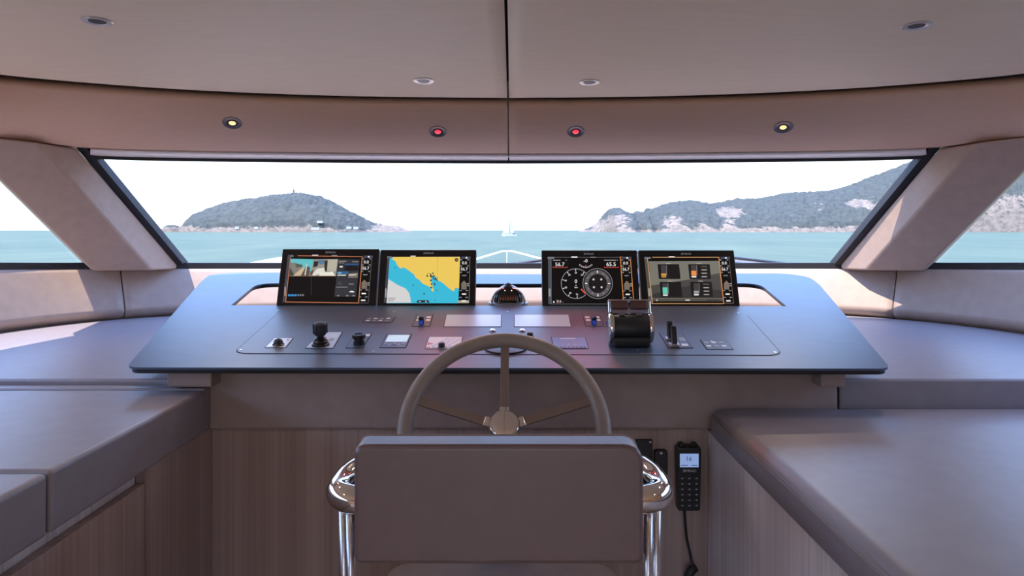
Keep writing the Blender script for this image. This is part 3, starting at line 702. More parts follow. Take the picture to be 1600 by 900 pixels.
# key strip
def icons(a, n, rows=2):
    for k in range(n):
        for r in range(rows): a.rect(.06 + k * .9 / n, .18 + r * .4, .06 + k * .9 / n + .55 / n, .36 + r * .4, INKW if (k + r) % 2 else INKG)
e, fc, a, _ = flush('switch_strip', [(573, 497), (617, 497), (611, 505), (567, 505)], PLATE, 'narrow recessed strip of pale switch symbols behind the jog dial', 'switch panel'); icons(a, 4); a.build('symbols', fc)['kind'] = 'stuff'
e, fc, a, _ = flush('switch_panel', [(1095, 533), (1133, 533), (1145, 547), (1105, 547)], PLATE, 'recessed square switch panel at the far right of the console', 'switch panel'); a.disc(.4, .15, .06, INKW); icons(a, 3); a.build('symbols', fc)['kind'] = 'stuff'  # switch panel with printed symbols
# ignition levers
for lx, px4, lab in ((658, [(652, 492.5), (676, 492.5), (671, 511), (644, 511)], 'blue-lit key lever left of the blank grey screens'), (928.5, [(910, 492.5), (936, 492.5), (943, 511), (916, 511)], 'blue-lit key lever beside the throttle')):
    e, fc, a, _ = flush('ignition_switch', px4, PLATE, lab, 'switch')
    for k in range(2): a.rect(.1, .2 + k * .24, .36, .34 + k * .24, INKW); a.rect(.68, .2 + k * .24, .95, .34 + k * .24, INKW)
    a.build('symbols', fc)['kind'] = 'stuff'
    lf = at(lx, 509, PH + .0016)
    fbox('lever', lf, -.0085, .0085, -.002, .016, 0, .026, plain('blue_black', (.02, .02, .06), .2), e, bevel=.005)
    fbox('indicator', Fr(lf.p(0, -.0022, .008), lf.u, lf.n), -.006, .006, -.006, .006, -.001, .0008, glow((40, 70, 190), .5), e)
# blank grey screens
flush('blank_screen', [(698, 493), (783, 493), (782.5, 511.5), (694, 511.5)], GREYP, 'blank pale grey screen, left one of two behind the wheel', 'screen')
flush('blank_screen', [(804, 493), (888, 493), (892, 511.5), (804, 511.5)], GREYP, 'blank pale grey screen, right one of two behind the wheel', 'screen')
for q, lab in (((769.5, 518), 'small silver push button under the left blank screen'), ((816, 518), 'small silver push button under the right blank screen')):
    e = empty('push_button', at(*q).o, lab, 'button'); lathe('collar', at(*q), [(.010, 0), (.010, .003), (.007, .004)], STEEL, e); lathe('cap', at(*q), [(.007, .003), (.006, .006), (.001, .0065)], CHROME, e)
q = (828, 527); e = empty('black_knob', at(*q).o, 'small black knob just behind the wheel rim, right of centre', 'knob'); lathe('skirt', at(*q), [(.012, 0), (.012, .003), (.008, .005)], BLACK, e); lathe('cap', at(*q), [(.009, .004), (.009, .012), (.006, .014), (.001, .0145)], BLACK, e)
q = (790, 545); e = empty('dark_disk', at(*q).o, 'dark round gauge half hidden behind the wheel rim', 'disk'); lathe('rim', at(*q), [(.060, 0), (.060, .004), (.054, .005)], BLACK, e, 36); lathe('glass', at(*q), [(.054, .003), (.053, .0045), (.001, .0046)], GLOSSB, e, 36)  # plain dark disk with a glossy top
# picture panel with knob
e, fc, a, _ = flush('wiper_control', [(671, 528), (722, 528), (719, 546), (665, 546)], WHITEP, 'white control panel with grey diagonal stripes and a small black knob', 'control panel')
for k in range(3): a.poly([(.1 + k * .22, .85), (.55 + k * .2, .1), (.66 + k * .16, .1), (.24 + k * .22, .85)], GREYP)
a.poly([(.02, .5), (.2, .62), (.02, .74)], INKR); a.rect(.02, .88, .12, .98, INKR)
for k in range(6): a.rect(.18 + k * .12, .88, .26 + k * .12, .98, INKG)
a.build('stripes', fc)
lathe('knob', at(690, 544, PH + .0016), [(.0095, 0), (.0095, .010), (.007, .013), (.001, .0135)], BLACK, e)
# blue unit
e, fc, a, _ = flush('alarm_panel', [(862, 528.5), (914, 528.5), (919, 546), (866, 546)], plain('dusk_blue', (.10, .14, .33), .3), 'blue-lit panel with a row of dark keys, left of the throttle', 'control panel')
a.rect(.25, .1, .7, .17, INKW); a.ring(.42, .38, .05, .07, INKG, n=14); a.ring(.6, .38, .05, .07, INKG, n=14); a.poly([(.4, .7), (.46, .55), (.52, .7)], INKG); a.poly([(.6, .7), (.66, .55), (.72, .7)], INKG)
for k in range(8): a.rect(.06 + k * .115, .86, .14 + k * .115, .98, BLACK)
a.build('symbols', fc)['kind'] = 'stuff'
# throttle
tf = at(988, 545, PH); tf = Fr(tf.o + tf.v * .045, tf.u, tf.v)
e = empty('throttle', tf.o, 'twin-lever throttle with chrome sides and brown leather grips', 'throttle')
fbox('foot', tf, -.052, .052, -.045, .05, 0, .030, BLACK, e, bevel=.008)
df = Fr(tf.p(0, 0, .048), tf.v, tf.n)                # drum axis along u
lathe('drum', Fr(df.p(0, 0, -.052), df.u, df.v), [(.040, 0), (.041, .002), (.041, .102), (.040, .104)], BLACK, e, 40)
for s in (-1, 1):
    cf2 = Fr(df.p(0, 0, s * .052), df.u, df.v) if s > 0 else Fr(df.p(0, 0, s * .052), df.v, df.u)
    lathe('end_cap', cf2, [(.043, -.002), (.0445, .002), (.043, .009), (.036, .012), (.030, .0125), (.001, .0125)], CHROME, e, 40)
lf = Fr(tf.p(0, 0, .048), tf.u, (tf.n * .93 + tf.v * .37))
top = []
for s in (-1, 1):
    x = s * .0575
    L = empty('lever', lf.o); bpy.data.objects.remove(L)
    arm = fbox('lever_arm', lf, min(x - .004, x + .004), max(x - .004, x + .004), .02, .076, -.009, .009, CHROME, e, bevel=.003)
    g = fbox('lever_grip', lf, min(s * .002, s * .053), max(s * .002, s * .053), .051, .076, -.012, .012, BROWN, e, bevel=.006)
    fbox('grip_bar', lf, min(s * .0, s * .061), max(s * .0, s * .061), .076, .0795, -.010, .010, CHROME, e, bevel=.0015)
tp = Fr(tf.p(0, -.004, .088), tf.u, tf.v)
for k in (-.027, .022): fbox('top_key', tp, k - .007, k + .010, -.012, .008, -.002, .003, plain('grey_key', (.12, .12, .13), .4), e, bevel=.001)
lathe('badge', Fr(tf.p(.012, -.058, 0), tf.u, tf.v), [(.004, 0), (.004, .001), (.001, .0012)], STEEL, e, 12)
# twin trim levers
e, fc, a, _ = flush('trim_levers', [(1031, 522.5), (1065, 522.5), (1082, 545), (1045, 545)], PLATE, 'pair of thin black trim levers right of the throttle', 'levers')
a.rect(.08, .3, .34, .55, INKG); a.rect(.7, .3, .96, .55, INKG); a.rect(.2, .78, .95, .96, BLACK); a.rect(.62, .74, .9, .9, INKW); a.rect(.2, .93, .6, .97, INKR); a.build('symbols', fc)['kind'] = 'stuff'
for (qx, qy) in ((1047, 533), (1053, 542)):
    f3 = at(qx, qy, PH + .0016); f3 = Fr(f3.o, f3.u, f3.n)
    prism('lever', Fr(f3.p(.0, 0, 0), f3.n, f3.v), round_poly([(.012, 0), (-.016, 0), (-.026, .047), (-.019, .055), (-.010, .053)], .005, 4), -.008, .006, BLACK, e, bevel=.002)
    fbox('lever_base', f3, -.013, .013, 0, .008, -.012, .016, STEEL, e, bevel=.002)

# ------------------------------------------------------------ steering wheel
wt = math.radians(39); wd = 1.60; hub = P(788, 668, wd)
WF = Fr(hub, (1, 0, 0), (0, math.sin(wt), math.cos(wt)))       # n towards the helmsman
e = empty('steering_wheel', hub, 'five-spoke steering wheel with a taupe leather rim', 'steering wheel')
Rr = .2325
path = [WF.p(Rr * math.cos(t), Rr * math.sin(t), 0) for t in [k * 2 * math.pi / 72 for k in range(72)]]
v, f = tube_vf(path, .0185, 18, True); mesh('rim', v, f, RIM, e, smooth=True)
SPK = plain('taupe_metal_spoke', (.33, .265, .235), .32, .75)
for k in range(5):
    t = math.pi / 2 + k * 2 * math.pi / 5; sf = Fr(hub, WF.u * math.cos(t) + WF.v * math.sin(t), -WF.u * math.sin(t) + WF.v * math.cos(t))
    fbox('spoke', sf, .026, .222, -.0105, .0105, -.005, .003, SPK, e, bevel=.0015)
    fbox('spoke_clamp', sf, .030, .050, -.012, .012, -.008, .006, CHROME, e, bevel=.002)
lathe('hub', Fr(WF.p(0, 0, -.03), WF.u, WF.v), [(.036, 0), (.037, .004), (.037, .048), (.034, .052), (.032, .050), (.001, .050)], CHROME, e, 36)
lathe('hub_cap', Fr(WF.p(0, 0, .019), WF.u, WF.v), [(.031, 0), (.030, .004), (.020, .008), (.001, .009)], CHROME, e, 36)
tube('column', [WF.p(0, 0, -.03), WF.p(0, 0, -.16), WF.p(0, .0, -.34)], .027, CHROME, e, 20)

# ------------------------------------------------------------ helm chair
CH = empty('helm_chair', (CX - .01, 1.3, 0), 'low-backed taupe leather helm chair with chrome arm tubes', 'chair')
xl = P(552, 700, 1.15).x; xr = P(1006.5, 700, 1.15).x; zt = P(0, 696, 1.15).z; zb = P(0, 883, 1.15).z
def rounded_slab(name, x0, x1, z0, z1, y0, y1, r, mat, parent, bev):
    pts = round_poly([(x0, z0), (x1, z0), (x1, z1), (x0, z1)], r, 6)
    return loft(name, [[Vector((a, y0, b)) for a, b in pts], [Vector((a, y1, b)) for a, b in pts]], mat, parent, bevel=bev, seg=4)
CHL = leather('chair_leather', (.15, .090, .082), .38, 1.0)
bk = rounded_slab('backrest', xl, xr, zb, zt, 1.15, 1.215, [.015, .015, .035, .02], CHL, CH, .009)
pts = round_poly([(xl, zb), (xr, zb), (xr, zt), (xl, zt)], [.015, .015, .035, .02], 6)
tube('piping', [Vector((a, 1.1535, b)) for a, b in [(p[0] + (.004 if p[0] < 0 else -.004), p[1] + (.004 if p[1] < (zb + zt) / 2 else -.004)) for p in pts]], .0016, LEAD, bk, 6, True)
tube('rear_piping', [Vector((a, 1.209, b)) for a, b in pts], .0016, LEAD, bk, 6, True)
ST = leather('seat_leather', (.40, .33, .31), .45, .45)
xm = (xl + xr) / 2
spts = round_poly([(xm - .262, 1.14), (xm + .262, 1.14), (xm + .255, 1.55), (xm - .255, 1.55)], .06, 6)
loft('seat_cushion', [[Vector((a, b, z)) for a, b in spts] for z in (R(-.84), R(-.748))], ST, CH, bevel=.02, seg=4)
loft('seat_shell', [[Vector((a, b, z)) for a, b in round_poly([(xm - .25, 1.13), (xm + .25, 1.13), (xm + .24, 1.54), (xm - .24, 1.54)], .06, 6)] for z in (R(-.90), R(-.838))], LEAD, CH)
for s in (-1, 1):
    za = R(-.470); X = lambda q: xm + s * q
    path = spline([(X(.19), 1.196, za - .004), (X(.235), 1.196, za - .003), (X(.268), 1.20, za), (X(.287), 1.225, za), (X(.290), 1.265, za + .002), (X(.281), 1.31, za + .006), (X(.268), 1.345, za + .004), (X(.262), 1.375, za - .02), (X(.260), 1.385, za - .06)], 8)
    tube('arm_tube', path, .0245, CHROME, CH, 20)
    tube('arm_post', [Vector((X(.288), 1.262, za)), Vector((X(.288), 1.262, za - .25)), Vector((X(.280), 1.262, R(-.86)))], .0095, STEEL, CH, 16)
    tube('back_post', [Vector((X(.262), 1.205, za)), Vector((X(.262), 1.205, R(-.86)))], .0085, STEEL, CH, 16)
    rounded = round_poly([(X(.222), 1.25), (X(.262), 1.25), (X(.250), 1.37), (X(.218), 1.37)], .012, 4)
    loft('arm_pad', [[Vector((a, b, z)) for a, b in rounded] for z in (za - .012, za + .012)], BLACK, CH, bevel=.006)
tube('pedestal', [Vector((xm, 1.34, 0.02)), Vector((xm, 1.34, R(-.90)))], .055, CHROME, CH, 28)
lathe('floor_plate', Fr((xm, 1.34, 0), (1, 0, 0), (0, 1, 0)), [(.20, 0), (.20, .012), (.18, .02), (.06, .03)], CHROME, CH, 36)

# ------------------------------------------------------------ side cabinets
cl = empty('side_cabinet', (-1.4, 1.0, 0), 'left cabinet with two padded leather tops over a wooden front', 'cabinet')
XL = -.80; zt0 = R(-.424); zb0 = R(-.538)
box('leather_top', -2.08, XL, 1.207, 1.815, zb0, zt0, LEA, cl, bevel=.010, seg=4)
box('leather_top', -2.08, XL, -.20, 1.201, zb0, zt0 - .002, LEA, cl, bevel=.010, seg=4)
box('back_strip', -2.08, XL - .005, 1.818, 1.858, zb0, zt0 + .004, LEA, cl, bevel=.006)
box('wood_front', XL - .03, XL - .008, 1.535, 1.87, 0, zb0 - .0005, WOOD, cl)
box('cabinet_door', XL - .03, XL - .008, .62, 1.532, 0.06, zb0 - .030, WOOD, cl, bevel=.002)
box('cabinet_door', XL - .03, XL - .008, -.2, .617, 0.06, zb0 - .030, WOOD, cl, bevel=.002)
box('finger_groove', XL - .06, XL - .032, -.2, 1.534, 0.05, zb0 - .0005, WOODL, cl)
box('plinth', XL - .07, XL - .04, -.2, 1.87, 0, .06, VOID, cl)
cr = empty('daybed_cabinet', (1.3, 1.0, 0), 'right low cabinet with a broad leather cushion over a pale wooden front', 'cabinet')
XR = .545; zt1 = R(-.476); zb1 = R(-.548)
ring0 = [(XR, 1.855), (2.08, 1.855), (2.08, -.3), (XR, -.3)]
cpts = round_poly([(XR, 1.845), (2.06, 1.845), (2.06, -.3), (XR, -.3)], [.04, .02, .02, .02], 6)
def inset(pts, d): return [(a + (d if a < 1.2 else -d), b + (-d if b > .9 else d)) for a, b in pts]
prof = [(0.004, zb1), (0, zb1 + .006), (0, zb1 + .050), (.003, zb1 + .056), (.018, zt1 - .002), (.035, zt1), (.30, zt1 + .004)]
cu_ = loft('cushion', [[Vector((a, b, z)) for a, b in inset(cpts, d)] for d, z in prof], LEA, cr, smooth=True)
tube('cushion_seam', [Vector((XR - .0005, y, zb1 + .053)) for y in (1.80, 1.2, .6, -.28)], .0016, LEAD, cu_, 8)
tube('cushion_seam', [Vector((XR + .001, y, zb1 + .060)) for y in (1.80, 1.2, .6, -.28)], .0012, LEAD, cu_, 8)
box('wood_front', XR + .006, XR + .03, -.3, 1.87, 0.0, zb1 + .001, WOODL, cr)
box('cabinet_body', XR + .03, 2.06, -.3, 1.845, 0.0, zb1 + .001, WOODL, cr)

# ------------------------------------------------------------ radio handset and sockets on the base panel
YB = 1.875
def bp(px, py, d=YB): return P(px, py, d)
hf = Fr(bp(1071, 739), (1, 0, 0), (0, 0, 1))
e = empty('radio_handset', hf.o, 'black radio handset with a lit screen and keypad on the wooden panel', 'handset')
out = round_poly([(-.030, -.088), (.030, -.088), (.032, .02), (.033, .078), (.029, .083), (-.029, .083), (-.033, .078), (-.032, .02)], .006, 3)
prism('body', hf, out, 0.012, .040, BLACK, e, bevel=.004)
fbox('cradle', hf, -.022, .022, -.05, .06, 0, .013, BLACK, e, bevel=.002)
for s in (-1, 1): fbox('lug', hf, s * .018 - .006, s * .018 + .006, .078, .091, .014, .032, BLACK, e, bevel=.002)
scr = fbox('screen', hf, -.025, .025, .030, .066, .040, .0412, glow((140, 165, 215), .75), e)
a = Art(hf, lambda x, y: (x, -y), .0415)
a.text('16', 0, -.053, .012, glow((40, 50, 80), .5)); a.rect(-.022, -.036, -.004, -.034, glow((60, 70, 100), .5)); a.rect(.006, -.036, .022, -.034, glow((60, 70, 100), .5)); a.build('channel_readout', scr)
a = Art(hf, lambda x, y: (x, -y), .0403); a.text('SIMRAD', .001, -.020, .0072, INKW, .036); a.rect(-.002, -.0085, .003, -.0075, INKR); a.build('lettering', e)
for r in range(6):
    for c_ in range(3):
        k = fbox('key', hf, -.019 + c_ * .019 - .006, -.019 + c_ * .019 + .006, .000 - r * .0145 - .0035, .000 - r * .0145 + .0035, .040, .0415, plain('key_black', (.03, .03, .032), .5) if (r + c_) == 0 else bpy.data.materials['key_black'], e)
a = Art(hf, lambda x, y: (x, -y), .0418)
for r in range(6):
    for c_ in range(3): a.rect(-.019 + c_ * .019 - .002, r * .0145 - .0012, -.019 + c_ * .019 + .002, r * .0145 + .0012, INKW)
a.build('key_marks', e)
cd = spline([bp(1069, 786, 1.85), bp(1070, 805, 1.845), bp(1073, 840, 1.85), bp(1079, 868, 1.85), bp(1082, 890, 1.845), bp(1080, 925, 1.85)], 8)
e2 = e
tube('cord', cd, [.0062 if i < 6 else .0036 for i in range(len(cd))], BLACK, e2, 10)
tube('strain_relief', spline([bp(1086, 886, 1.85), bp(1080, 892, 1.845), bp(1074, 902, 1.845)], 4), .012, BLACK, e2, 12)
sf = Fr(bp(1010, 712), (1, 0, 0), (0, 0, 1))
e = empty('socket_panel', sf.o, 'black socket panel on the wood, mostly behind the chair', 'panel')
fbox('plate', sf, -.03, .0155, -.06, .046, 0, .008, BLACK, e, bevel=.002); lathe('screw', Fr(sf.p(.009, .040, .008), sf.u, sf.v), [(.003, 0), (.003, .001), (.001, .0012)], STEEL, e, 10)
sf = Fr(bp(1031, 712), (1, 0, 0), (0, 0, 1))
e = empty('handset_hook', sf.o, 'small black rounded holder beside the radio handset', 'holder')
prism('holder_body', sf, round_poly([(-.018, -.05), (.018, -.05), (.018, .020), (-.018, .020)], .009, 4), 0, .018, BLACK, e, bevel=.003); lathe('screw', Fr(sf.p(.0, .013, .018), sf.u, sf.v), [(.0035, 0), (.0035, .001), (.001, .0012)], STEEL, e, 10)

# ------------------------------------------------------------ downlights
def downlight(name, c, n, dia, ringm, label, group, colr, watt, lens, spot=True):
    n = Vector(n).normalized(); u = Vector((1, 0, 0)); u = (u - n * u.dot(n)).normalized(); fr = Fr(c, u, n.cross(u)); r = dia / 2
    e = empty(name, c, label, 'downlight', group)
    lathe('ring', fr, [(r * .5, -.004), (r, -.004), (r, .001), (r * .96, .0026), (r * .62, .0020), (r * .58, .0010), (r * .5, .0008)], ringm, e, 32)
    lathe('baffle', fr, [(r * .57, -.003), (r * .57, .0018), (r * .3, .0019), (.001, .0019)], BLACK if not lens else plain('lamp_well', (.08, .05, .04), .3, .6), e, 24)
    if lens: lathe('lens', Fr(fr.p(0, 0, .0018), fr.u, fr.v), [(r * .36, 0), (r * .30, .0018), (.001, .0026)], lens, e, 16)
    if watt:
        L = bpy.data.lights.new('lamp', 'SPOT'); L.energy = watt; L.color = colr; L.spot_size = math.radians(74 if colr[1] < .2 else 110); L.spot_blend = .7; L.shadow_soft_size = r * .5
        lo = bpy.data.objects.new('lamp', L); COL.objects.link(lo); lo.parent = e; lo.location = n * .012; lo.rotation_euler = n.to_track_quat('Z', 'Y').to_euler() if False else (-n).to_track_quat('Z', 'Y').to_euler()
    return e
WARM = (1.0, .80, .62)
def ceil_pt(px, py):
    d = 2.6
    while d > .5:
        q = P(px, py, d); e = interp(_ce, abs(q.x)) - d
        if e >= 0 and q.z - CZ <= ceil_z(e): break
        d -= .004
    return q, Vector((0, -.10 * math.exp(-e / .6), -1))
for (px, py), lab in (((152, 33), 'nickel ceiling downlight near the upper left corner'), ((1432, 40), 'nickel ceiling downlight near the upper right corner'), ((662, 126), 'nickel ceiling downlight left of the centre seam'), ((921, 128), 'nickel ceiling downlight right of the centre seam')):
    downlight('ceiling_downlight', *ceil_pt(px, py), .074, RINGW, lab, 'ceiling downlights', WARM, DOWNLIGHT_W * .35, None)
def header_pt(px, py):
    s = -1 if px < 800 else 1; best = None
    for i in range(0, 480):
        t = i / 500; a = spl_ht(t); b = spl_hb(t)
        for j in range(0, 51):
            p = side(a.lerp(b, j / 50), s); X = 800 + (p.x - CX) / p.y * F; Y = HY - (p.z - CZ) / p.y * F; dd = (X - px) ** 2 + (Y - py) ** 2
            if best is None or dd < best[0]: best = (dd, p, t)
    t = best[2]; q = (side(spl_hb(t), s) - side(spl_ht(t), s)); tg = side(spl_ht(t + .01), s) - side(spl_ht(t), s); n = q.cross(tg).normalized()
    if n.z > 0: n = -n
    return best[1], n
REDL = glow((235, 50, 65), 1.3); WRML = glow((255, 205, 140), 1.3)
for (px, py), lab, red in (((363, 192), 'bronze header downlight with a warm glow on the left', 0), ((684, 205), 'header downlight glowing red left of the centre seam', 1), ((900, 206), 'header downlight glowing red right of the centre seam', 1), ((1224, 198.5), 'bronze header downlight with a warm glow on the right', 0)):
    c, n = header_pt(px, py)
    downlight('header_downlight', c, n, .074, RINGB, lab, 'header downlights', (1, .06, .10) if red else WARM, RED_W if red else DOWNLIGHT_W * .3, REDL if red else WRML)
for x in (-1.1, 1.1):
    for y in (.5, -.6, -1.7):
        downlight('saloon_downlight', Vector((x, y, R(ceil_z(2)))), (0, 0, -1), .072, RINGW, 'unseen warm ceiling downlight behind the helm chair', 'saloon downlights behind the helm', WARM, SALOON_W if y < 0 else 2.5, WRML)  # unseen lamps; aft pairs made strong for warm bounce onto the ceiling

# ------------------------------------------------------------ outside: foredeck, rail, wipers
fd = empty('foredeck', (0, 6, R(-.9)), 'yacht foredeck ahead of the windshield, made pale and warm for bounce light', 'deck')
dk = [(-2.3, 3.9), (-2.2, 5.5), (-1.6, 7.6), (-.7, 9.0), (0, 9.5), (.7, 9.0), (1.6, 7.6), (2.2, 5.5), (2.3, 3.9)]
loft('deck', [[Vector((x, y, R(z))) for x, y in dk] for z in (-1.6, -.50)], DECK, fd)
loft('hull_flare', [[Vector((x * k, 4 + (y - 4) * k, R(z))) for x, y in dk] for k, z in ((.86, -4.6), (.99, -1.61))], WHITEG, fd)
e = empty('bow_rail', (0, 7, R(-.5)), 'slim white rail peaking at the bow', 'rail')
tube('top_rail', [P(600, 418, 6.0), P(743, 405, 7.6), P(785, 392.3, 9.0), P(800, 392.3, 9.0), P(847, 404.5, 7.6), P(990, 418, 6.0)], .010, WHITEG, e, 10)
for px, d in ((743, 7.6), (792, 9.0), (847, 7.6)):
    q = P(px, 405 if d < 9 else 392.5, d); tube('stanchion', [q, Vector((q.x, q.y, R(-.5)))], .005, STEEL, e, 8)
def pod(name, p0, p1, p2, d, mat, lab, cat, edge=None):
    top = spline([P(*p0, d), P(*p1, d), P(*p2, d)], 12); rings = []
    for p in top:
        rings.append([p + Vector((0, -.25, -.03)), p, p + Vector((0, .5, -.01)), p + Vector((0, .55, -.2)), Vector((p.x, p.y - .25, min(R(-.50), p.z - .1)))])
    e = empty(name, (top[12].x, d, R(-.5)), lab, cat); loft('shell', rings, mat, e, smooth=False)
    if edge: tube('edge_strip', [p + Vector((0, -.02, .005)) for p in top], .012, edge, e, 8); tube('edge_strip', [p + Vector((0, -.24, -.028)) for p in top], .010, edge, e, 8)
    return e
pod('deck_locker', (345, 419), (520, 394), (735, 420), 5.0, WHITEG, 'white curved deck locker seen left of the displays', 'locker')
pod('deck_sunpad', (750, 419.5), (1010, 395), (1285, 420), 5.0, TEAK, 'brown covered sunpad on the foredeck right of centre', 'sunpad', BLACK)

# ------------------------------------------------------------ outside: sea, island, coast, sailing boat
SEA = -3.55
m, t, b = newmat('turquoise_sea'); N = t.nodes.new
g = N('ShaderNodeNewGeometry'); mp = N('ShaderNodeMapping'); mp.inputs['Scale'].default_value = (.05, .012, 1); t.links.new(g.outputs['Position'], mp.inputs[0])
n1 = N('ShaderNodeTexNoise'); n1.inputs['Scale'].default_value = 1; n1.inputs['Detail'].default_value = 8; n1.inputs['Roughness'].default_value = .7; t.links.new(mp.outputs[0], n1.inputs['Vector'])
r = N('ShaderNodeValToRGB'); r.color_ramp.elements[0].position = .35; r.color_ramp.elements[1].position = .68
r.color_ramp.elements[0].color = (.050, .076, .052, 1); r.color_ramp.elements[1].color = (.086, .108, .068, 1)
t.links.new(n1.outputs[0], r.inputs[0]); t.links.new(r.outputs[0], b.inputs['Base Color']); b.inputs['Roughness'].default_value = .75; b.inputs['Specular IOR Level'].default_value = .12
sv = []; sf_ = []
xs = [-30000, -6000, -1500, -300, -60, 0, 60, 300, 1500, 6000, 30000]; ys = [-200, 0, 60, 300, 1200, 4000, 12000, 45000]
for y in ys:
    for x in xs: sv.append((x, y, SEA))
for j in range(len(ys) - 1):
    for i in range(len(xs) - 1): k = j * len(xs) + i; sf_.append((k, k + 1, k + len(xs) + 1, k + len(xs)))
so = mesh('sea', sv, sf_, m, base=(0, 0, SEA)); tag(so, 'turquoise sea stretching to the horizon', 'sea', kind='stuff')
from mathutils import noise as nz
def landmat(name):
    m, t, b = newmat(name); N = t.nodes.new
    at_ = N('ShaderNodeAttribute'); at_.attribute_name = 'rock'
    g = N('ShaderNodeNewGeometry'); mp = N('ShaderNodeMapping'); mp.inputs['Scale'].default_value = (.05, .05, .08); t.links.new(g.outputs['Position'], mp.inputs[0])
    n1 = N('ShaderNodeTexNoise'); n1.inputs['Scale'].default_value = 1.2; n1.inputs['Detail'].default_value = 8; n1.inputs['Roughness'].default_value = .75; t.links.new(mp.outputs[0], n1.inputs['Vector'])
    r = N('ShaderNodeValToRGB'); r.color_ramp.elements[0].position = .36; r.color_ramp.elements[1].position = .66
    r.color_ramp.elements[0].color = (0.045, 0.049, 0.047, 1); r.color_ramp.elements[1].color = (0.082, 0.086, 0.074, 1)
    t.links.new(n1.outputs[0], r.inputs[0])
    r2 = N('ShaderNodeValToRGB'); r2.color_ramp.elements[0].position = .35; r2.color_ramp.elements[1].position = .62
    r2.color_ramp.elements[0].color = (.105, .088, .076, 1); r2.color_ramp.elements[1].color = (.235, .185, .145, 1); t.links.new(n1.outputs[0], r2.inputs[0])
    ad = N('ShaderNodeMath'); ad.operation = 'ADD'; t.links.new(at_.outputs['Fac'], ad.inputs[0])
    ml = N('ShaderNodeMath'); ml.operation = 'MULTIPLY_ADD'; ml.inputs[1].default_value = 1.6; ml.inputs[2].default_value = -.8; t.links.new(n1.outputs[0], ml.inputs[0]); t.links.new(ml.outputs[0], ad.inputs[1])
    st = N('ShaderNodeMapRange'); st.inputs[1].default_value = .42; st.inputs[2].default_value = .58; t.links.new(ad.outputs[0], st.inputs[0])
    mx = N('ShaderNodeMix'); mx.data_type = 'RGBA'; t.links.new(st.outputs[0], mx.inputs[0]); t.links.new(r.outputs[0], mx.inputs[6]); t.links.new(r2.outputs[0], mx.inputs[7])
    t.links.new(mx.outputs[2], b.inputs['Base Color']); b.inputs['Roughness'].default_value = .95; b.inputs['Specular IOR Level'].default_value = .05
    return m
LAND = landmat('wooded_rock')
def landform(name, prof, D, half, rocks, label, cat, nx=240, ny=34, tree=5.0, parent=None):
    px0, px1 = prof[0][0], prof[-1][0]; V = []; RK = []
    for j in range(ny + 1):
        s = -1 + 2 * j / ny
        for i in range(nx + 1):
            px = px0 + (px1 - px0) * i / nx; yp = interp(prof, px); hmax = max((HY - yp) / F * D + (CZ - SEA), 0)
            hw = half * min(1, .25 + hmax / 90)
            y = D + s * hw; x = (px - 800) / F * D * (1 + s * hw / D * .5)
            k = (1 - s * s) ** .62 if s < 0 else (1 - s * s) ** .8
            h = hmax * k
            if h > 5: h += tree * (nz.noise(Vector((x * .045, y * .03, 3))) + .7 * nz.noise(Vector((x * .12, y * .1, 9)))) * min(1, h / 25)
            if h > 5: h += hmax * .10 * nz.noise(Vector((x * .010, y * .008, 5))) * k * (1 - k)
            z = SEA + h - .5; V.append((x, y, z))
            Xs = 800 + (x - CX) / y * F; Ys = HY - (z - CZ) / y * F; rk = max(0, 1 - max(h - 3, 0) / 9)
            for (cx, cy, rx, ry, am) in rocks: rk = max(rk, am * max(0, 1 - .5 * (((Xs - cx) / rx) ** 2 + ((Ys - cy) / ry) ** 2)))
            RK.append(min(rk, 1))
    Fc = [(j * (nx + 1) + i, j * (nx + 1) + i + 1, (j + 1) * (nx + 1) + i + 1, (j + 1) * (nx + 1) + i) for j in range(ny) for i in range(nx)]
    o = mesh(name, V, Fc, LAND, parent, smooth=False)
    at_ = o.data.attributes.new('rock', 'FLOAT', 'POINT')
    at_.data.foreach_set('value', RK)
    return o
isl = empty('island', (-700, 2000, SEA), 'wooded island with a small tower on its summit', 'island')
landform('hill', [(283, 363.5), (290, 352), (296, 345), (310, 333), (330, 325), (350, 318), (375, 313), (400, 310), (425, 304.5), (445, 303.5), (458, 302), (480, 302.5), (500, 307), (515, 312), (535, 324), (560, 336), (580, 347), (590, 350), (605, 351.5), (622, 354), (636, 359), (645, 363.5)], 2000, 190, [(612, 356, 30, 7, .9), (505, 357, 16, 4, .8), (300, 357, 25, 4, .9), (435, 357, 12, 5, .8)], None, None, parent=isl)
tw = P(459, 303, 2000); box('tower', tw.x - 2.2, tw.x + 2.2, 1998, 2002, tw.z - 8, tw.z + 12, plain('tower_stone', (.12, .11, .11), .8), isl); tube('tower_mast', [Vector((tw.x, 2000, tw.z + 10)), Vector((tw.x, 2000, tw.z + 24))], 1.2, BLACK, isl, 6)
hm = plain('white_house', (.38, .36, .34), .8)
for px, py, w_ in ((371, 356.5, 5), (401, 356.5, 5), (493, 357.5, 11), (500, 347, 7), (545, 356, 6), (556, 356.5, 6)):
    q = P(px, py, 1815); box('house', q.x - w_, q.x + w_, 1812, 1822, q.z - 3, q.z + 3.5, hm, isl)
it = empty('islet', (-990, 1950, SEA), 'tiny rocky islet beside the left end of the island', 'islet')
landform('rock', [(246, 363.5), (254, 355.5), (260, 351.5), (270, 350.5), (278, 352), (286, 357), (294, 363.5)], 1950, 40, [(270, 359, 40, 4, .9)], None, None, 40, 14, 1.5, it)
cst = empty('coast', (900, 2300, SEA), 'long wooded coast with pale cliffs rising to the right', 'coast')
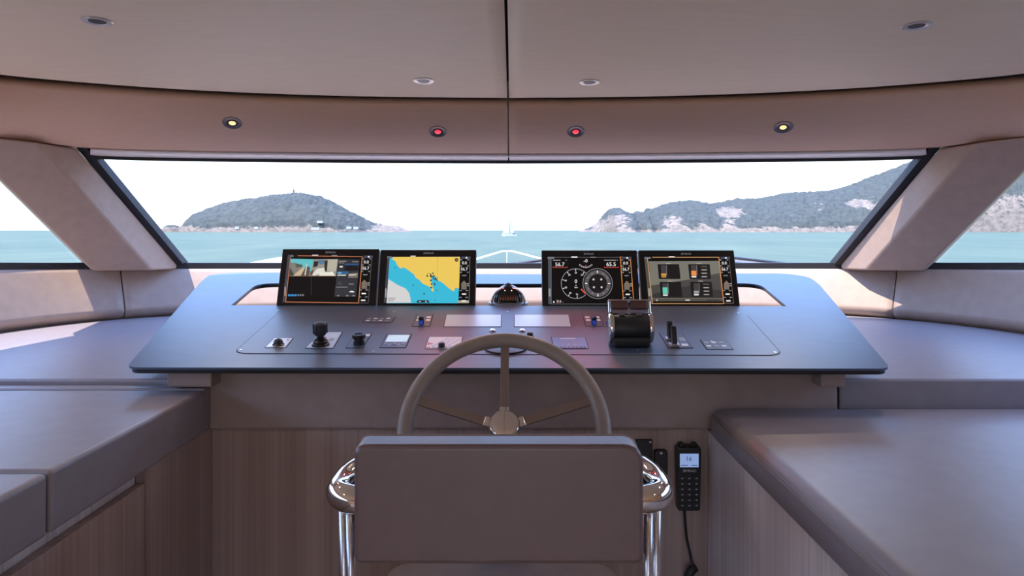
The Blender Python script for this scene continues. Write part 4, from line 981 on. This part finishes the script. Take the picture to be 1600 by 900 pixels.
cliffs = [(965, 345, 22, 12, .75), (945, 352, 25, 8, .9), (1053, 348, 20, 12, .7), (1140, 332, 24, 9, .85), (1140, 350, 12, 8, .6), (1345, 318, 24, 7, .85), (1370, 325, 14, 6, .8), (1560, 328, 60, 24, .72), (1590, 318, 50, 16, .72), (1095, 350, 10, 6, .6), (1280, 322, 10, 12, .45)]
landform('hillside', [(900, 363.5), (920, 356), (932, 350), (942, 338), (950, 328), (962, 325), (972, 330), (985, 335), (995, 330), (1004, 334), (1012, 326), (1025, 326), (1035, 320), (1060, 315), (1080, 314), (1100, 319), (1125, 317), (1150, 311), (1180, 312), (1210, 305), (1240, 301), (1255, 301), (1290, 299), (1320, 292), (1345, 283), (1370, 273), (1400, 262), (1430, 250), (1470, 240), (1520, 228), (1600, 205), (1750, 190), (1950, 220), (2100, 363)], 2300, 420, cliffs, None, None, 420, 46, 6.0, cst)
# sailing boat
D = 593; q = P(796, 369.5, D); 
e = empty('sailing_boat', (q.x, D, SEA), 'white sailing boat under two sails near the horizon', 'boat')
L = 6.4; rings = []
for k in range(13):
    s = -1 + 2 * k / 12; wdt = 1.7 * (1 - max(-s, 0) ** 2.5 * .98) * (1 - max(s, 0) ** 3 * .35) + .02
    xx = q.x + s * L; ht = 1.5 + .25 * max(-s, 0)
    rings.append([Vector((xx, D - wdt, SEA + ht)), Vector((xx, D - wdt * .7, SEA)), Vector((xx, D, SEA - .4)), Vector((xx, D + wdt * .7, SEA)), Vector((xx, D + wdt, SEA + ht))])
SAIL = plain('white_sailcloth', (.40, .40, .41), .7)
loft('hull', rings, WHITEG, e)
mx_ = q.x - .3; tube('mast', [Vector((mx_, D, SEA + 1)), Vector((mx_, D, SEA + 21))], .12, WHITEG, e, 8)
def sail(nm, pts): loft(nm, [[Vector((x, D + y - .05, SEA + z)) for x, y, z in pts], [Vector((x, D + y + .05, SEA + z)) for x, y, z in pts]], SAIL, e)
sail('mainsail', [(mx_ + .15, 0, 20.5), (mx_ + .15, 0, 3), (mx_ + 4.4, -.6, 3), (mx_ + 3.4, -.9, 8), (mx_ + 1.8, -.6, 15)])
sail('jib', [(mx_ - .2, 0, 18), (q.x - 6.0, 0, 1.9), (mx_ + .1, -1.2, 2.8)])
tube('boom', [Vector((mx_, D, SEA + 2.9)), Vector((mx_ + 4.6, D - .6, SEA + 2.9))], .1, INKG, e, 6)
box('cabin', q.x - 1.5, q.x + 2.5, D - .9, D + .9, SEA + 1.4, SEA + 2.1, WHITEG, e); box('crew_shelter', q.x + 3.0, q.x + 4.6, D - .8, D + .8, SEA + 1.4, SEA + 2.5, plain('navy_canvas', (.05, .06, .1), .8), e)
